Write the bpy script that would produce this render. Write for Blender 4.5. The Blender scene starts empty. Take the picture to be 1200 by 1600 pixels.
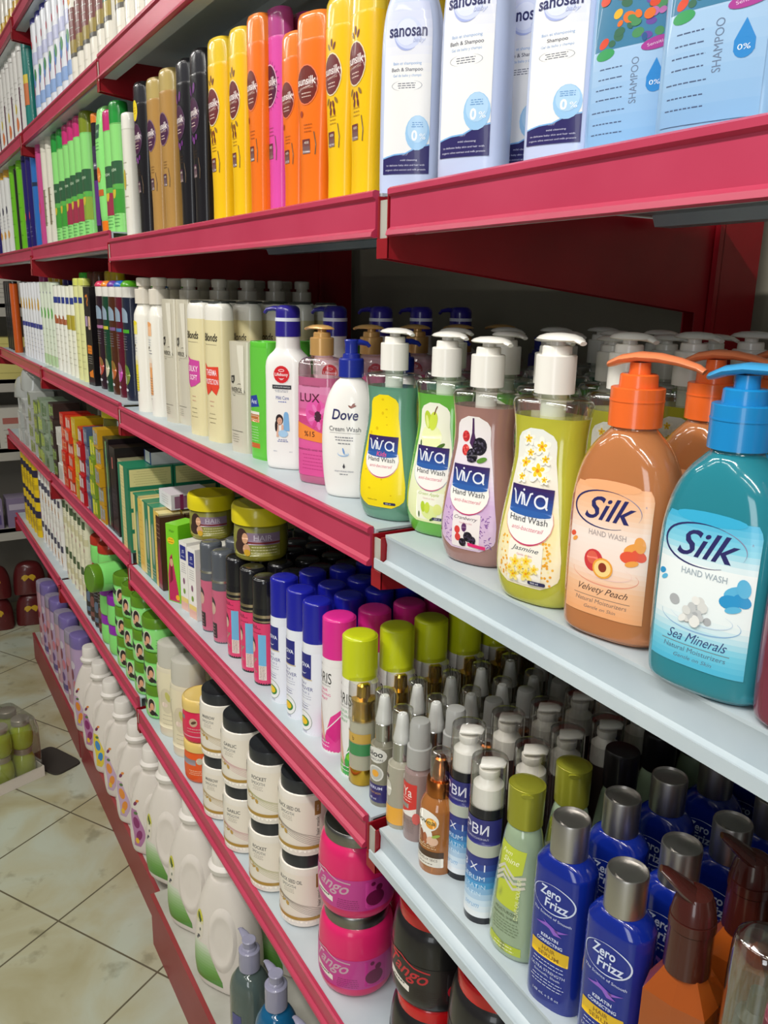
import bpy, bmesh, math, random
from mathutils import Vector, Matrix
random.seed(7)
SC = bpy.context.scene
COL = SC.collection
PI = math.pi
# ------------------------------------------------------------------ camera
RC = [[0.5177385, 0.8553095, 0.0198108], [0.2281884, -0.1157366, -0.9667135], [-0.8245465, 0.5050254, -0.255093]]
CAMH = 1.74
FPX = 1290.0
cam_d = bpy.data.cameras.new('camera')
cam = bpy.data.objects.new('camera', cam_d); COL.objects.link(cam)
cam_d.sensor_fit = 'VERTICAL'; cam_d.sensor_height = 36.0; cam_d.sensor_width = 27.0
cam_d.lens = FPX / 1600 * 36.0
cam_d.clip_start = 0.02; cam_d.clip_end = 60
_r = Vector(RC[0]); _u = -Vector(RC[1]); _b = -Vector(RC[2])
cam.matrix_world = Matrix(((_r.x, _u.x, _b.x, 0), (_r.y, _u.y, _b.y, 0), (_r.z, _u.z, _b.z, CAMH), (0, 0, 0, 1)))
SC.camera = cam
# ------------------------------------------------------------------ light, exposure
SC.view_settings.view_transform = 'Standard'
SC.view_settings.look = 'None'
SC.view_settings.gamma = 1.0
SC.view_settings.use_curve_mapping = False
SC.view_settings.exposure = -0.62
W = bpy.data.worlds.new('shop_air'); SC.world = W; W.use_nodes = True
W.node_tree.nodes['Background'].inputs[0].default_value = (1.0, 0.98, 0.95, 1)
W.node_tree.nodes['Background'].inputs[1].default_value = 0.22
def area(name, loc, size, energy, col, target=None, rot=None):
    d = bpy.data.lights.new(name, 'AREA'); d.shape = 'RECTANGLE'; d.size, d.size_y = size
    d.energy = energy; d.color = col
    o = bpy.data.objects.new(name, d); COL.objects.link(o); o.location = loc
    if target is not None:
        o.rotation_euler = (Vector(target) - Vector(loc)).to_track_quat('-Z', 'Y').to_euler()
    elif rot is not None: o.rotation_euler = rot
    return o
# fluorescent tubes on the ceiling over the aisle and the daylight of the shop door behind the camera
for _i, _x in enumerate((-3.6, -1.9, -0.4, 1.1)):
    area('ceiling_tube_light', (_x, -0.50, 2.93), (1.2, 0.10), (20, 31, 37, 37)[_i], (1.0, 0.98, 0.93), rot=(0, 0, 0))
    area('ceiling_tube_light', (_x, -1.25, 2.93), (1.2, 0.10), 10, (1.0, 0.98, 0.93), rot=(0, 0, 0))
area('door_daylight', (1.6, -2.2, 1.6), (0.8, 1.9), 34, (0.93, 0.97, 1.0), target=(-0.8, 0.6, 1.2))

# ------------------------------------------------------------------ materials
def lin(h):
    if not isinstance(h, str): return h
    h = h.lstrip('#'); c = [int(h[i:i+2], 16) / 255 for i in (0, 2, 4)]
    return tuple(x / 12.92 if x <= 0.04045 else ((x + 0.055) / 1.055) ** 2.4 for x in c)
MC = {}
def mat(col, rough=0.38, metal=0.0, coat=0.0, trans=0.0, sss=0.0):
    k = (col, rough, metal, coat, trans, sss)
    if k in MC: return MC[k]
    m = bpy.data.materials.new('mat'); m.use_nodes = True
    b = m.node_tree.nodes['Principled BSDF']
    c = lin(col)
    b.inputs['Base Color'].default_value = (*c, 1)
    b.inputs['Roughness'].default_value = rough
    b.inputs['Metallic'].default_value = metal
    b.inputs['Coat Weight'].default_value = coat
    b.inputs['Coat Roughness'].default_value = 0.06
    b.inputs['Transmission Weight'].default_value = trans
    b.inputs['IOR'].default_value = 1.4
    m.diffuse_color = (*c, 1)
    MC[k] = m
    return m
def pla(col, rough=0.3): return mat(col, rough, 0, 0.35)          # glossy plastic
def liq(col): return mat(col, 0.12, 0, 0.8, 0.35)                 # tinted liquid in a clear bottle
def met(col, rough=0.28): return mat(col, rough, 1.0)
def clear_mat(tint=(1, 1, 1), name='clear_plastic', lo=0.05):
    if name in MC: return MC[name]
    m = bpy.data.materials.new(name); m.use_nodes = True
    nt = m.node_tree; nt.nodes.clear()
    out = nt.nodes.new('ShaderNodeOutputMaterial'); mix = nt.nodes.new('ShaderNodeMixShader')
    tr = nt.nodes.new('ShaderNodeBsdfTransparent'); gl = nt.nodes.new('ShaderNodeBsdfGlossy')
    lw = nt.nodes.new('ShaderNodeLayerWeight'); lw.inputs['Blend'].default_value = 0.28
    ad = nt.nodes.new('ShaderNodeMath'); ad.operation = 'ADD'; ad.inputs[1].default_value = lo; ad.use_clamp = True
    tr.inputs[0].default_value = (*tint, 1); gl.inputs['Roughness'].default_value = 0.07
    nt.links.new(lw.outputs['Facing'], ad.inputs[0]); nt.links.new(ad.outputs[0], mix.inputs[0])
    nt.links.new(tr.outputs[0], mix.inputs[1]); nt.links.new(gl.outputs[0], mix.inputs[2])
    nt.links.new(mix.outputs[0], out.inputs[0])
    MC[name] = m
    return m
def print_mat():
    if 'print' in MC: return MC['print']
    m = bpy.data.materials.new('printed_label'); m.use_nodes = True
    nt = m.node_tree; b = nt.nodes['Principled BSDF']
    a = nt.nodes.new('ShaderNodeAttribute'); a.attribute_name = 'Ink'; a.attribute_type = 'GEOMETRY'
    nt.links.new(a.outputs['Color'], b.inputs['Base Color'])
    b.inputs['Roughness'].default_value = 0.34; b.inputs['Coat Weight'].default_value = 0.25
    MC['print'] = m
    return m
def noise_mat(name, c1, c2, scale, rough=0.4, bump=0.0, detail=4, metal=0):
    m = bpy.data.materials.new(name); m.use_nodes = True
    nt = m.node_tree; b = nt.nodes['Principled BSDF']
    tc = nt.nodes.new('ShaderNodeTexCoord'); n = nt.nodes.new('ShaderNodeTexNoise')
    n.inputs['Scale'].default_value = scale; n.inputs['Detail'].default_value = detail
    r = nt.nodes.new('ShaderNodeValToRGB')
    r.color_ramp.elements[0].position = 0.35; r.color_ramp.elements[1].position = 0.65
    r.color_ramp.elements[0].color = (*lin(c1), 1); r.color_ramp.elements[1].color = (*lin(c2), 1)
    nt.links.new(tc.outputs['Object'], n.inputs['Vector']); nt.links.new(n.outputs['Fac'], r.inputs['Fac'])
    nt.links.new(r.outputs['Color'], b.inputs['Base Color'])
    b.inputs['Roughness'].default_value = rough; b.inputs['Metallic'].default_value = metal
    if bump:
        bu = nt.nodes.new('ShaderNodeBump'); bu.inputs['Strength'].default_value = bump
        nt.links.new(n.outputs['Fac'], bu.inputs['Height']); nt.links.new(bu.outputs['Normal'], b.inputs['Normal'])
    return m
M_WHITE = noise_mat('white_shelf_paint', '#b3bfc6', '#bfc9cd', 9, 0.35)
M_EDGE = noise_mat('scuffed_white_edge', '#dcd9d2', '#e8e6e0', 60, 0.5)
M_RED = noise_mat('red_powder_coat', '#8c0c1a', '#960f1e', 14, 0.36)
M_PINK = noise_mat('pink_price_rail', '#b53352', '#bb3b59', 8, 0.33)
M_GREYU = noise_mat('grey_beige_steel', '#a8a59c', '#b3b0a6', 12, 0.45)
M_WALL = noise_mat('beige_wall_paint', '#8d8778', '#989282', 3, 0.8)

# ------------------------------------------------------------------ mesh builder
class MB:
    def __init__(s): s.v = []; s.f = []; s.m = []
    def ringpts(s, ring, n, ox=0, oy=0):
        z, hw, hd, e = ring
        out = []
        for i in range(n):
            t = 2 * PI * i / n; sn, cs = math.sin(t), math.cos(t)
            x = hw * math.copysign(abs(sn) ** (2 / e), sn) if abs(sn) > 1e-9 else 0
            y = -hd * math.copysign(abs(cs) ** (2 / e), cs) if abs(cs) > 1e-9 else 0
            out.append((x + ox, y + oy, z))
        return out
    def loft(s, rings, n=24, m=0, cap0=True, cap1=True, ox=0, oy=0):
        b = len(s.v)
        for r in rings: s.v += s.ringpts(r, n, ox, oy)
        for k in range(len(rings) - 1):
            for i in range(n):
                j = (i + 1) % n
                s.f.append((b + k*n + i, b + k*n + j, b + (k+1)*n + j, b + (k+1)*n + i)); s.m.append(m)
        if cap0: s.f.append(tuple(b + n - 1 - i for i in range(n))); s.m.append(m)
        if cap1: s.f.append(tuple(b + (len(rings)-1)*n + i for i in range(n))); s.m.append(m)
        return s
    def lathe(s, prof, n=24, m=0, cap0=True, cap1=True, ox=0, oy=0):
        return s.loft([(z, r, r, 2.0) for z, r in prof], n, m, cap0, cap1, ox, oy)
    def box(s, x0, x1, y0, y1, z0, z1, m=0, fm=None):
        b = len(s.v)
        s.v += [(x0,y0,z0),(x1,y0,z0),(x1,y1,z0),(x0,y1,z0),(x0,y0,z1),(x1,y0,z1),(x1,y1,z1),(x0,y1,z1)]
        fs = [(0,3,2,1),(4,5,6,7),(0,1,5,4),(1,2,6,5),(2,3,7,6),(3,0,4,7)]   # bottom, top, front, right, back, left
        for i, f in enumerate(fs):
            s.f.append(tuple(b + q for q in f)); s.m.append(fm[i] if fm else m)
        return s
    def prism_x(s, prof, x0, x1, m=0):     # prof: closed outline in (y, z)
        b = len(s.v); n = len(prof)
        for x in (x0, x1): s.v += [(x, y, z) for y, z in prof]
        for i in range(n):
            j = (i + 1) % n; s.f.append((b+i, b+n+i, b+n+j, b+j)); s.m.append(m)
        s.f.append(tuple(b + i for i in range(n))); s.m.append(m)
        s.f.append(tuple(b + n + n - 1 - i for i in range(n))); s.m.append(m)
        return s
    def sweep(s, path, ang=0.0, n=12, m=0, e=2.0):
        # path of (x, z, half width across, half height) in a vertical plane turned by ang
        b = len(s.v); ca, sa = math.cos(ang), math.sin(ang); k = len(path)
        for q, (x, z, rw, rh) in enumerate(path):
            x0, z0 = path[max(q-1, 0)][:2]; x1, z1 = path[min(q+1, k-1)][:2]
            d = math.hypot(x1-x0, z1-z0) or 1; tx, tz = (x1-x0)/d, (z1-z0)/d
            for i in range(n):
                t = 2*PI*i/n; c, sn = math.cos(t), math.sin(t)
                w = rw*c; h = rh*sn
                px, pz = x - tz*h, z + tx*h
                s.v.append((px*ca - w*sa, px*sa + w*ca, pz))
        for q in range(k-1):
            for i in range(n):
                j = (i+1) % n; s.f.append((b+q*n+i, b+q*n+j, b+(q+1)*n+j, b+(q+1)*n+i)); s.m.append(m)
        s.f.append(tuple(b+n-1-i for i in range(n))); s.m.append(m)
        s.f.append(tuple(b+(k-1)*n+i for i in range(n))); s.m.append(m)
        return s
    def xf(s, M, a=0):
        for i in range(a, len(s.v)): s.v[i] = tuple(M @ Vector(s.v[i]))
        return s
    def mesh(s, name, mats, smooth=True, ang=38):
        me = bpy.data.meshes.new(name); me.from_pydata(s.v, [], s.f)
        for mm in mats: me.materials.append(mm)
        me.polygons.foreach_set('material_index', s.m)
        bm = bmesh.new(); bm.from_mesh(me); bmesh.ops.recalc_face_normals(bm, faces=bm.faces); bm.to_mesh(me); bm.free()
        if smooth:
            me.polygons.foreach_set('use_smooth', [True]*len(me.polygons)); me.set_sharp_from_angle(angle=math.radians(ang))
        me.update()
        return me
def smooth_prof(pts, sub=4):
    # doubled points are corners; the rest is Catmull-Rom
    runs = [[pts[0]]]
    for p in pts[1:]:
        if p == runs[-1][-1]: runs.append([p])
        else: runs[-1].append(p)
    out = []
    for r in runs:
        if len(r) == 1:
            out.append(r[0]); continue
        for i in range(len(r) - 1):
            p0, p1, p2, p3 = r[max(i-1, 0)], r[i], r[i+1], r[min(i+2, len(r)-1)]
            for k in range(sub):
                t = k / sub
                out.append(tuple(0.5*((2*b)+(c-a)*t+(2*a-5*b+4*c-d)*t*t+(-a+3*b-3*c+d)*t**3) for a, b, c, d in zip(p0, p1, p2, p3)))
        out.append(r[-1])
    res = [out[0]]
    for p in out[1:]:
        if max(abs(a-b) for a, b in zip(p[:3], res[-1][:3])) > 1e-5: res.append(p)
    return res
class Surf:
    # wraps flat print onto a lofted body: u runs along the arc from the front centre
    def __init__(s, rings): s.r = sorted(rings, key=lambda q: q[0]); s.c = {}
    def at(s, z):
        r = s.r
        if z <= r[0][0]: return r[0][1:]
        for a, b in zip(r, r[1:]):
            if a[0] <= z <= b[0] and b[0] > a[0]:
                t = (z-a[0])/(b[0]-a[0]); return tuple(p+(q-p)*t for p, q in zip(a[1:], b[1:]))
        return r[-1][1:]
    def table(s, z):
        k = round(z, 4)
        if k in s.c: return s.c[k]
        hw, hd, e = s.at(z); pts = []; L = 0
        for i in range(61):
            t = PI*i/60; sn, cs = math.sin(t), math.cos(t)
            x = hw*abs(sn)**(2/e); y = -hd*math.copysign(abs(cs)**(2/e), cs) if abs(cs) > 1e-9 else 0
            if pts: L += math.hypot(x-pts[-1][1], y-pts[-1][2])
            pts.append((L, x, y))
        s.c[k] = pts
        return pts
    def __call__(s, u, z, off):
        T = s.table(z); a = min(abs(u), T[-1][0]*0.999); lo, hi = 0, len(T)-1
        while hi - lo > 1:
            m = (lo+hi)//2
            if T[m][0] <= a: lo = m
            else: hi = m
        A, B = T[lo], T[hi]; d = (B[0]-A[0]) or 1e-9; t = (a-A[0])/d
        x = A[1]+(B[1]-A[1])*t; y = A[2]+(B[2]-A[2])*t
        nx, ny = -(B[2]-A[2])/d, (B[1]-A[1])/d      # tangent turned outward
        nx, ny = (B[2]-A[2])/d, -(B[1]-A[1])/d
        g = 1 if u >= 0 else -1
        return (g*(x+nx*off), y+ny*off, z)
def flat_surf(y, axis='y'):
    if axis == 'y': return lambda u, z, off: (u, y-off, z)
    return lambda u, z, off: (y+off, u, z)
TXT = {}
def text_geo(s, bold=0.0, shear=0.0):
    k = (s, bold, shear)
    if k in TXT: return TXT[k]
    c = bpy.data.curves.new('t', 'FONT'); c.body = s; c.size = 1.0; c.offset = bold; c.shear = shear
    c.resolution_u = 3; c.align_x = 'LEFT'; c.fill_mode = 'FRONT' if hasattr(c, 'fill_mode') else c.fill_mode
    o = bpy.data.objects.new('t', c)
    me = bpy.data.meshes.new_from_object(o)
    vs = [(v.co.x, v.co.y) for v in me.vertices]; fs = [tuple(p.vertices) for p in me.polygons]
    bpy.data.objects.remove(o); bpy.data.curves.remove(c); bpy.data.meshes.remove(me)
    if vs:
        x0 = min(v[0] for v in vs); x1 = max(v[0] for v in vs); y0 = min(v[1] for v in vs); y1 = max(v[1] for v in vs)
        vs = [(x-(x0+x1)/2, y-(y0+y1)/2) for x, y in vs]; TXT[k] = (vs, fs, x1-x0, y1-y0)
    else: TXT[k] = ([], [], 1, 1)
    return TXT[k]
class Decal:
    # flat artwork: every call adds one layer of ink; mapped onto a body afterwards
    def __init__(s): s.bm = bmesh.new(); s.pal = []; s.bx = []
    def _c(s, col):
        c = lin(col)
        if c not in s.pal: s.pal.append(c)
        return s.pal.index(c)
    def lay(s, vs):
        # one layer above whatever ink already lies under this shape
        e = 1e-5; x0 = min(v[0] for v in vs)+e; x1 = max(v[0] for v in vs)-e; z0 = min(v[1] for v in vs)+e; z1 = max(v[1] for v in vs)-e
        l = 0
        for a0, a1, b0, b1, q in s.bx:
            if q >= l and a0 < x1 and x0 < a1 and b0 < z1 and z0 < b1: l = q+1
        s.bx.append((x0, x1, z0, z1, l)); return l
    def add(s, vs, fs, col, layer=None):
        if not vs: return
        if layer is None: layer = s.lay(vs)
        ci = s._c(col); bv = [s.bm.verts.new((x, z, layer)) for x, z in vs]
        for f in fs:
            try: ff = s.bm.faces.new([bv[i] for i in f]); ff.material_index = ci
            except ValueError: pass
    def poly(s, pts, col): s.add(pts, [tuple(range(len(pts)))], col); return s
    def rect(s, x0, z0, x1, z1, col, r=0.0):
        if r <= 0: return s.poly([(x0,z0),(x1,z0),(x1,z1),(x0,z1)], col)
        p = []
        for cx, cz, a in ((x1-r,z0+r,-90),(x1-r,z1-r,0),(x0+r,z1-r,90),(x0+r,z0+r,180)):
            for k in range(5):
                t = math.radians(a+k*22.5); p.append((cx+r*math.cos(t), cz+r*math.sin(t)))
        return s.poly(p, col)
    def ell(s, cx, cz, rx, rz, col, rot=0.0, n=18):
        ca, sa = math.cos(rot), math.sin(rot); p = []
        for i in range(n):
            t = 2*PI*i/n; x, z = rx*math.cos(t), rz*math.sin(t); p.append((cx+x*ca-z*sa, cz+x*sa+z*ca))
        return s.poly(p, col)
    def ring(s, cx, cz, rx, rz, w, col, a0=0, a1=360, rot=0.0, n=26):
        ca, sa = math.cos(rot), math.sin(rot); vs = []; fs = []
        for i in range(n+1):
            t = math.radians(a0+(a1-a0)*i/n); f = 1 if a1-a0 >= 360 else math.sin(PI*min(max(i/n, 0.06), 0.94))
            for q in (1, -1):
                x, z = (rx+q*w*f/2)*math.cos(t), (rz+q*w*f/2)*math.sin(t); vs.append((cx+x*ca-z*sa, cz+x*sa+z*ca))
            if i: fs.append((2*i-2, 2*i-1, 2*i+1, 2*i))
        s.add(vs, fs, col); return s
    def stroke(s, pts, w, col):
        vs = []; fs = []
        for i, (x, z) in enumerate(pts):
            a = pts[max(i-1, 0)]; b = pts[min(i+1, len(pts)-1)]; d = math.hypot(b[0]-a[0], b[1]-a[1]) or 1
            nx, nz = -(b[1]-a[1])/d*w/2, (b[0]-a[0])/d*w/2; vs += [(x+nx, z+nz), (x-nx, z-nz)]
            if i: fs.append((2*i-2, 2*i-1, 2*i+1, 2*i))
        s.add(vs, fs, col); return s
    def text(s, t, cx, cz, h, col, w=None, bold=0.0, shear=0.0, rot=0.0):
        vs, fs, tw, th = text_geo(t, bold, shear)
        if not vs: return s
        sz = h/th; sx = (w/tw) if w else sz; ca, sa = math.cos(rot), math.sin(rot)
        s.add([(cx+x*sx*ca-y*sz*sa, cz+x*sx*sa+y*sz*ca) for x, y in vs], fs, col); return s
    def lines(s, cx, z0, z1, w, n, col, th=0.0006, jit=0.25):
        # rows of print too small to read in the photograph
        for k in range(n):
            z = z0+(z1-z0)*k/max(n-1, 1); ww = w*(1-jit*random.random()); x = cx-ww/2
            ws = []
            while x < cx+ww/2:
                l = random.uniform(0.0018, 0.005); ws.append((x, min(x+l, cx+ww/2))); x += l+0.0009
            vs = []; fs = []
            for a, b in ws:
                q = len(vs); vs += [(a, z-th/2), (b, z-th/2), (b, z+th/2), (a, z+th/2)]; fs.append((q, q+1, q+2, q+3))
            s.add(vs, fs, col)
        return s
    def shape(s, z0, z1, hw, colf, n=14, cx=lambda z: 0.0):
        # outline with half width hw(z), printed in horizontal bands of ink colf(t)
        if isinstance(colf, str): cc = colf; colf = lambda t: cc
        W = max(hw(z0+(z1-z0)*k/n) for k in range(n+1)); C0 = [cx(z0+(z1-z0)*k/n) for k in range(n+1)]
        L = s.lay([(min(C0)-W, z0), (max(C0)+W, z1)])
        for k in range(n):
            a = z0+(z1-z0)*k/n; b = z0+(z1-z0)*(k+1)/n
            s.add([(cx(a)-hw(a), a), (cx(a)+hw(a), a), (cx(b)+hw(b), b), (cx(b)-hw(b), b)], [(0,1,2,3)], colf((k+0.5)/n), L)
        return s
    def mesh(s, surf, name='label', step=0.004, off=0.0004, eps=0.00008):
        bm = s.bm
        bmesh.ops.triangulate(bm, faces=[f for f in bm.faces if len(f.verts) > 4])
        if step:
            xs = [v.co.x for v in bm.verts]; x0, x1 = min(xs), max(xs); x = math.ceil(x0/step)*step
            while x < x1:
                bmesh.ops.bisect_plane(bm, geom=bm.verts[:]+bm.edges[:]+bm.faces[:], plane_co=(x,0,0), plane_no=(1,0,0)); x += step
            zs = [v.co.y for v in bm.verts]; z0, z1 = min(zs), max(zs); st = step*2; z = math.ceil(z0/st)*st
            while z < z1:
                bmesh.ops.bisect_plane(bm, geom=bm.verts[:]+bm.edges[:]+bm.faces[:], plane_co=(0,z,0), plane_no=(0,1,0)); z += st
        me = bpy.data.meshes.new(name)
        bm.verts.index_update()
        vs = [surf(v.co.x, v.co.y, off+eps*v.co.z) for v in bm.verts]; fs = []; cs = []
        for f in bm.faces:
            fs.append(tuple(v.index for v in f.verts)); cs.append(s.pal[f.material_index])
        me.from_pydata(vs, [], fs); me.materials.append(print_mat())
        ca = me.color_attributes.new('Ink', 'FLOAT_COLOR', 'CORNER'); flat = []
        for p, c in zip(me.polygons, cs): flat += [c[0], c[1], c[2], 1.0]*p.loop_total
        ca.data.foreach_set('color', flat)
        me.polygons.foreach_set('use_smooth', [True]*len(me.polygons))
        me.update(); bm.free()
        return me
def mix(a, b, t):
    a, b = lin(a), lin(b); return tuple(round(x+(y-x)*t, 4) for x, y in zip(a, b))
def grad(*stops):
    # printed colour ramp: stops of (t, colour)
    def f(t):
        for (a, ca), (b, cb) in zip(stops, stops[1:]):
            if t <= b: return mix(ca, cb, (t-a)/(b-a) if b > a else 0)
        return lin(stops[-1][1])
    return f
def band(p, z0, z1, off=0.0):
    # rings of profile p between two heights
    S = Surf(p); zs = [z0]+[q[0] for q in sorted(p) if z0 < q[0] < z1]+[z1]
    return [(z, *[w+off if i < 2 else w for i, w in enumerate(S.at(z))]) for z in zs]

# ------------------------------------------------------------------ things and placing
class Kind:
    # a prototype: parts = list of (name, mesh, parent index or None, label or None)
    def __init__(s, name, cat, parts): s.name = name; s.cat = cat; s.parts = parts
def put(k, loc, label, group=None, rz=0.0, sc=1.0, rot=None, cat=None):
    single = len(k.parts) == 1
    root = bpy.data.objects.new(k.name, k.parts[0][1] if single else None)
    COL.objects.link(root); root.location = loc
    root.rotation_euler = rot if rot else (0, 0, math.radians(rz)); root.scale = (sc, sc, sc) if not isinstance(sc, tuple) else sc
    root['label'] = label; root['category'] = cat or k.cat
    if group: root['group'] = group
    if not single:
        made = []
        for nm, me, pa, lb in k.parts:
            o = bpy.data.objects.new(nm, me); COL.objects.link(o)
            o.parent = root if pa is None else made[pa]
            if lb: o['label'] = lb
            made.append(o)
    return root
def struct(name, mb, mats, smooth=False, loc=(0,0,0)):
    o = bpy.data.objects.new(name, mb.mesh(name, mats, smooth)); COL.objects.link(o); o['kind'] = 'structure'; o.location = loc
    return o
# shelf heights and columns
ZS = dict(A=1.842, B=1.477, C=1.095, D=0.71, E=0.16, Z=2.205, Y=2.53)
FRONT = 0.47
def pix(X, Y, Z):
    v = Vector((X, Y, Z-CAMH)); c = [sum(RC[i][j]*v[j] for j in range(3)) for i in range(3)]
    return 600+FPX*c[0]/c[2], 800+FPX*c[1]/c[2]
def col_x(px, Y, z):
    # place along the shelf (metres) of the spot seen in a given column of the frame at depth Y
    lo, hi = -9.0, 0.7
    for _ in range(50):
        m = (lo+hi)/2
        if pix(m, Y, z)[0] < px: lo = m
        else: hi = m
    return m
ORD = ['front', 'second', 'third', 'fourth', 'fifth', 'sixth', 'seventh', 'eighth', 'ninth', 'tenth']
def stand(k, px, sh, Y, label, rz=0.0, sc=1.0, dz=0.0, group=None):
    z = ZS[sh]; return put(k, (col_x(px, Y, z), Y, z+dz), label, group, rz, sc)
def column(k, px, sh, Y, n, dy, label, what, group, rz=0.0, sc=1.0, dx=0.0, kb=None, rzj=4, start=1, jx=0.004):
    # front thing with its own label, then its copies in a row behind it
    z = ZS[sh]; x = col_x(px, Y, z)
    for i in range(0 if label else start, n):
        kk = k if i == 0 or kb is None else kb
        lb = label if i == 0 else '%s, %s from the front in its row' % (what, ORD[min(i, 9)])
        j = 0 if i == 0 else 1
        put(kk, (x+dx*i+j*random.uniform(-jx, jx), Y+dy*i, z+0.0003), lb, group if n > 1 else None, rz+j*random.uniform(-rzj, rzj), sc)
    return x


# ------------------------------------------------------------------ room
def floor_mat():
    m = bpy.data.materials.new('marble_floor_tile'); m.use_nodes = True
    nt = m.node_tree; b = nt.nodes['Principled BSDF']; N = nt.nodes.new; L = nt.links.new
    tc = N('ShaderNodeTexCoord'); mp = N('ShaderNodeMapping')
    a = math.radians(30.5)
    mp.vector_type = 'TEXTURE'; mp.inputs['Location'].default_value = (-2.148, 0.259, 0); mp.inputs['Rotation'].default_value = (0, 0, a)
    br = N('ShaderNodeTexBrick'); br.offset = 0; br.squash = 1
    br.inputs['Scale'].default_value = 1; br.inputs['Brick Width'].default_value = 0.372; br.inputs['Row Height'].default_value = 0.372
    br.inputs['Mortar Size'].default_value = 0.0028; br.inputs['Mortar Smooth'].default_value = 0.1
    L(tc.outputs['Object'], mp.inputs[0]); L(mp.outputs[0], br.inputs['Vector'])
    n1 = N('ShaderNodeTexNoise'); n1.inputs['Scale'].default_value = 3.5; n1.inputs['Detail'].default_value = 8; n1.inputs['Distortion'].default_value = 0.6
    n2 = N('ShaderNodeTexNoise'); n2.inputs['Scale'].default_value = 13; n2.inputs['Detail'].default_value = 6
    L(tc.outputs['Object'], n1.inputs['Vector']); L(tc.outputs['Object'], n2.inputs['Vector'])
    r = N('ShaderNodeValToRGB'); e = r.color_ramp.elements
    e[0].position = 0.33; e[0].color = (*lin('#a09a76'), 1); e[1].position = 0.62; e[1].color = (*lin('#b3baa9'), 1)
    q = e.new(0.48); q.color = (*lin('#adab8f'), 1)
    L(n1.outputs['Fac'], r.inputs['Fac'])
    r2 = N('ShaderNodeValToRGB'); e2 = r2.color_ramp.elements
    e2[0].position = 0.28; e2[0].color = (*lin('#8f8c74'), 1); e2[1].position = 0.40; e2[1].color = (1, 1, 1, 1)
    L(n2.outputs['Fac'], r2.inputs['Fac'])
    mu = N('ShaderNodeMixRGB'); mu.blend_type = 'MULTIPLY'; mu.inputs[0].default_value = 0.45
    L(r.outputs['Color'], mu.inputs[1]); L(r2.outputs['Color'], mu.inputs[2])
    mx = N('ShaderNodeMixRGB'); L(br.outputs['Fac'], mx.inputs[0]); L(mu.outputs[0], mx.inputs[1]); mx.inputs[2].default_value = (*lin('#5d5744'), 1)
    L(mx.outputs[0], b.inputs['Base Color']); b.inputs['Roughness'].default_value = 0.27
    bu = N('ShaderNodeBump'); bu.inputs['Strength'].default_value = 0.25; bu.inputs['Distance'].default_value = 0.002; bu.invert = True
    L(br.outputs['Fac'], bu.inputs['Height']); L(bu.outputs[0], b.inputs['Normal'])
    return m
struct('floor', MB().box(-6.2, 2.6, -2.6, 1.2, -0.05, 0), [floor_mat()])
struct('wall_back', MB().box(-6.2, 2.6, 1.09, 1.2, 0, 3.0), [M_WALL])
struct('wall_end', MB().box(-6.3, -6.2, -2.6, 1.2, 0, 3.0), [M_WALL])
M_CEIL = noise_mat('white_ceiling_paint', '#cfcdc6', '#d6d4cd', 2, 0.8)
struct('ceiling', MB().box(-6.2, 2.6, -2.6, 1.2, 3.0, 3.05), [M_CEIL])

# ------------------------------------------------------------------ shelving
BAY = [(-0.763, 0.36), (-1.930, -0.787), (-2.970, -1.954), (-4.02, -2.994)]
BOFF = dict(A=0.02, B=0.004, C=0.025, D=0.02, E=-0.03, Z=0, Y=0)     # the far bays hang slightly differently
def zs(sh, X): return ZS[sh] + (BOFF[sh] if X < -1.942 else 0)
def tray(x0, x1, fy=0.472):
    b = MB(); b.box(x0, x1, fy, 0.975, -0.003, 0); b.box(x0, x1, fy, fy+0.003, -0.041, -0.003)
    b.box(x0, x1, fy+0.003, fy+0.028, -0.041, -0.038)
    for y in (0.62, 0.83): b.prism_x([(y, -0.003), (y+0.006, -0.016), (y+0.034, -0.016), (y+0.04, -0.003)], x0+0.01, x1-0.01)
    return b
RAIL = [(.471, .0025), (.4655, .003), (.4625, .001), (.4625, -.004), (.4665, -.0065), (.4665, -.0355), (.462, -.039), (.461, -.0435), (.4655, -.045), (.471, -.044)]
BN = ['nearest bay', 'second nearest bay', 'third nearest bay', 'farthest bay']
LN = dict(Y='highest level', Z='level above tall shampoos', A='tall shampoo level', B='pump hand wash level', C='spray can level', D='stacked jar level')
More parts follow.
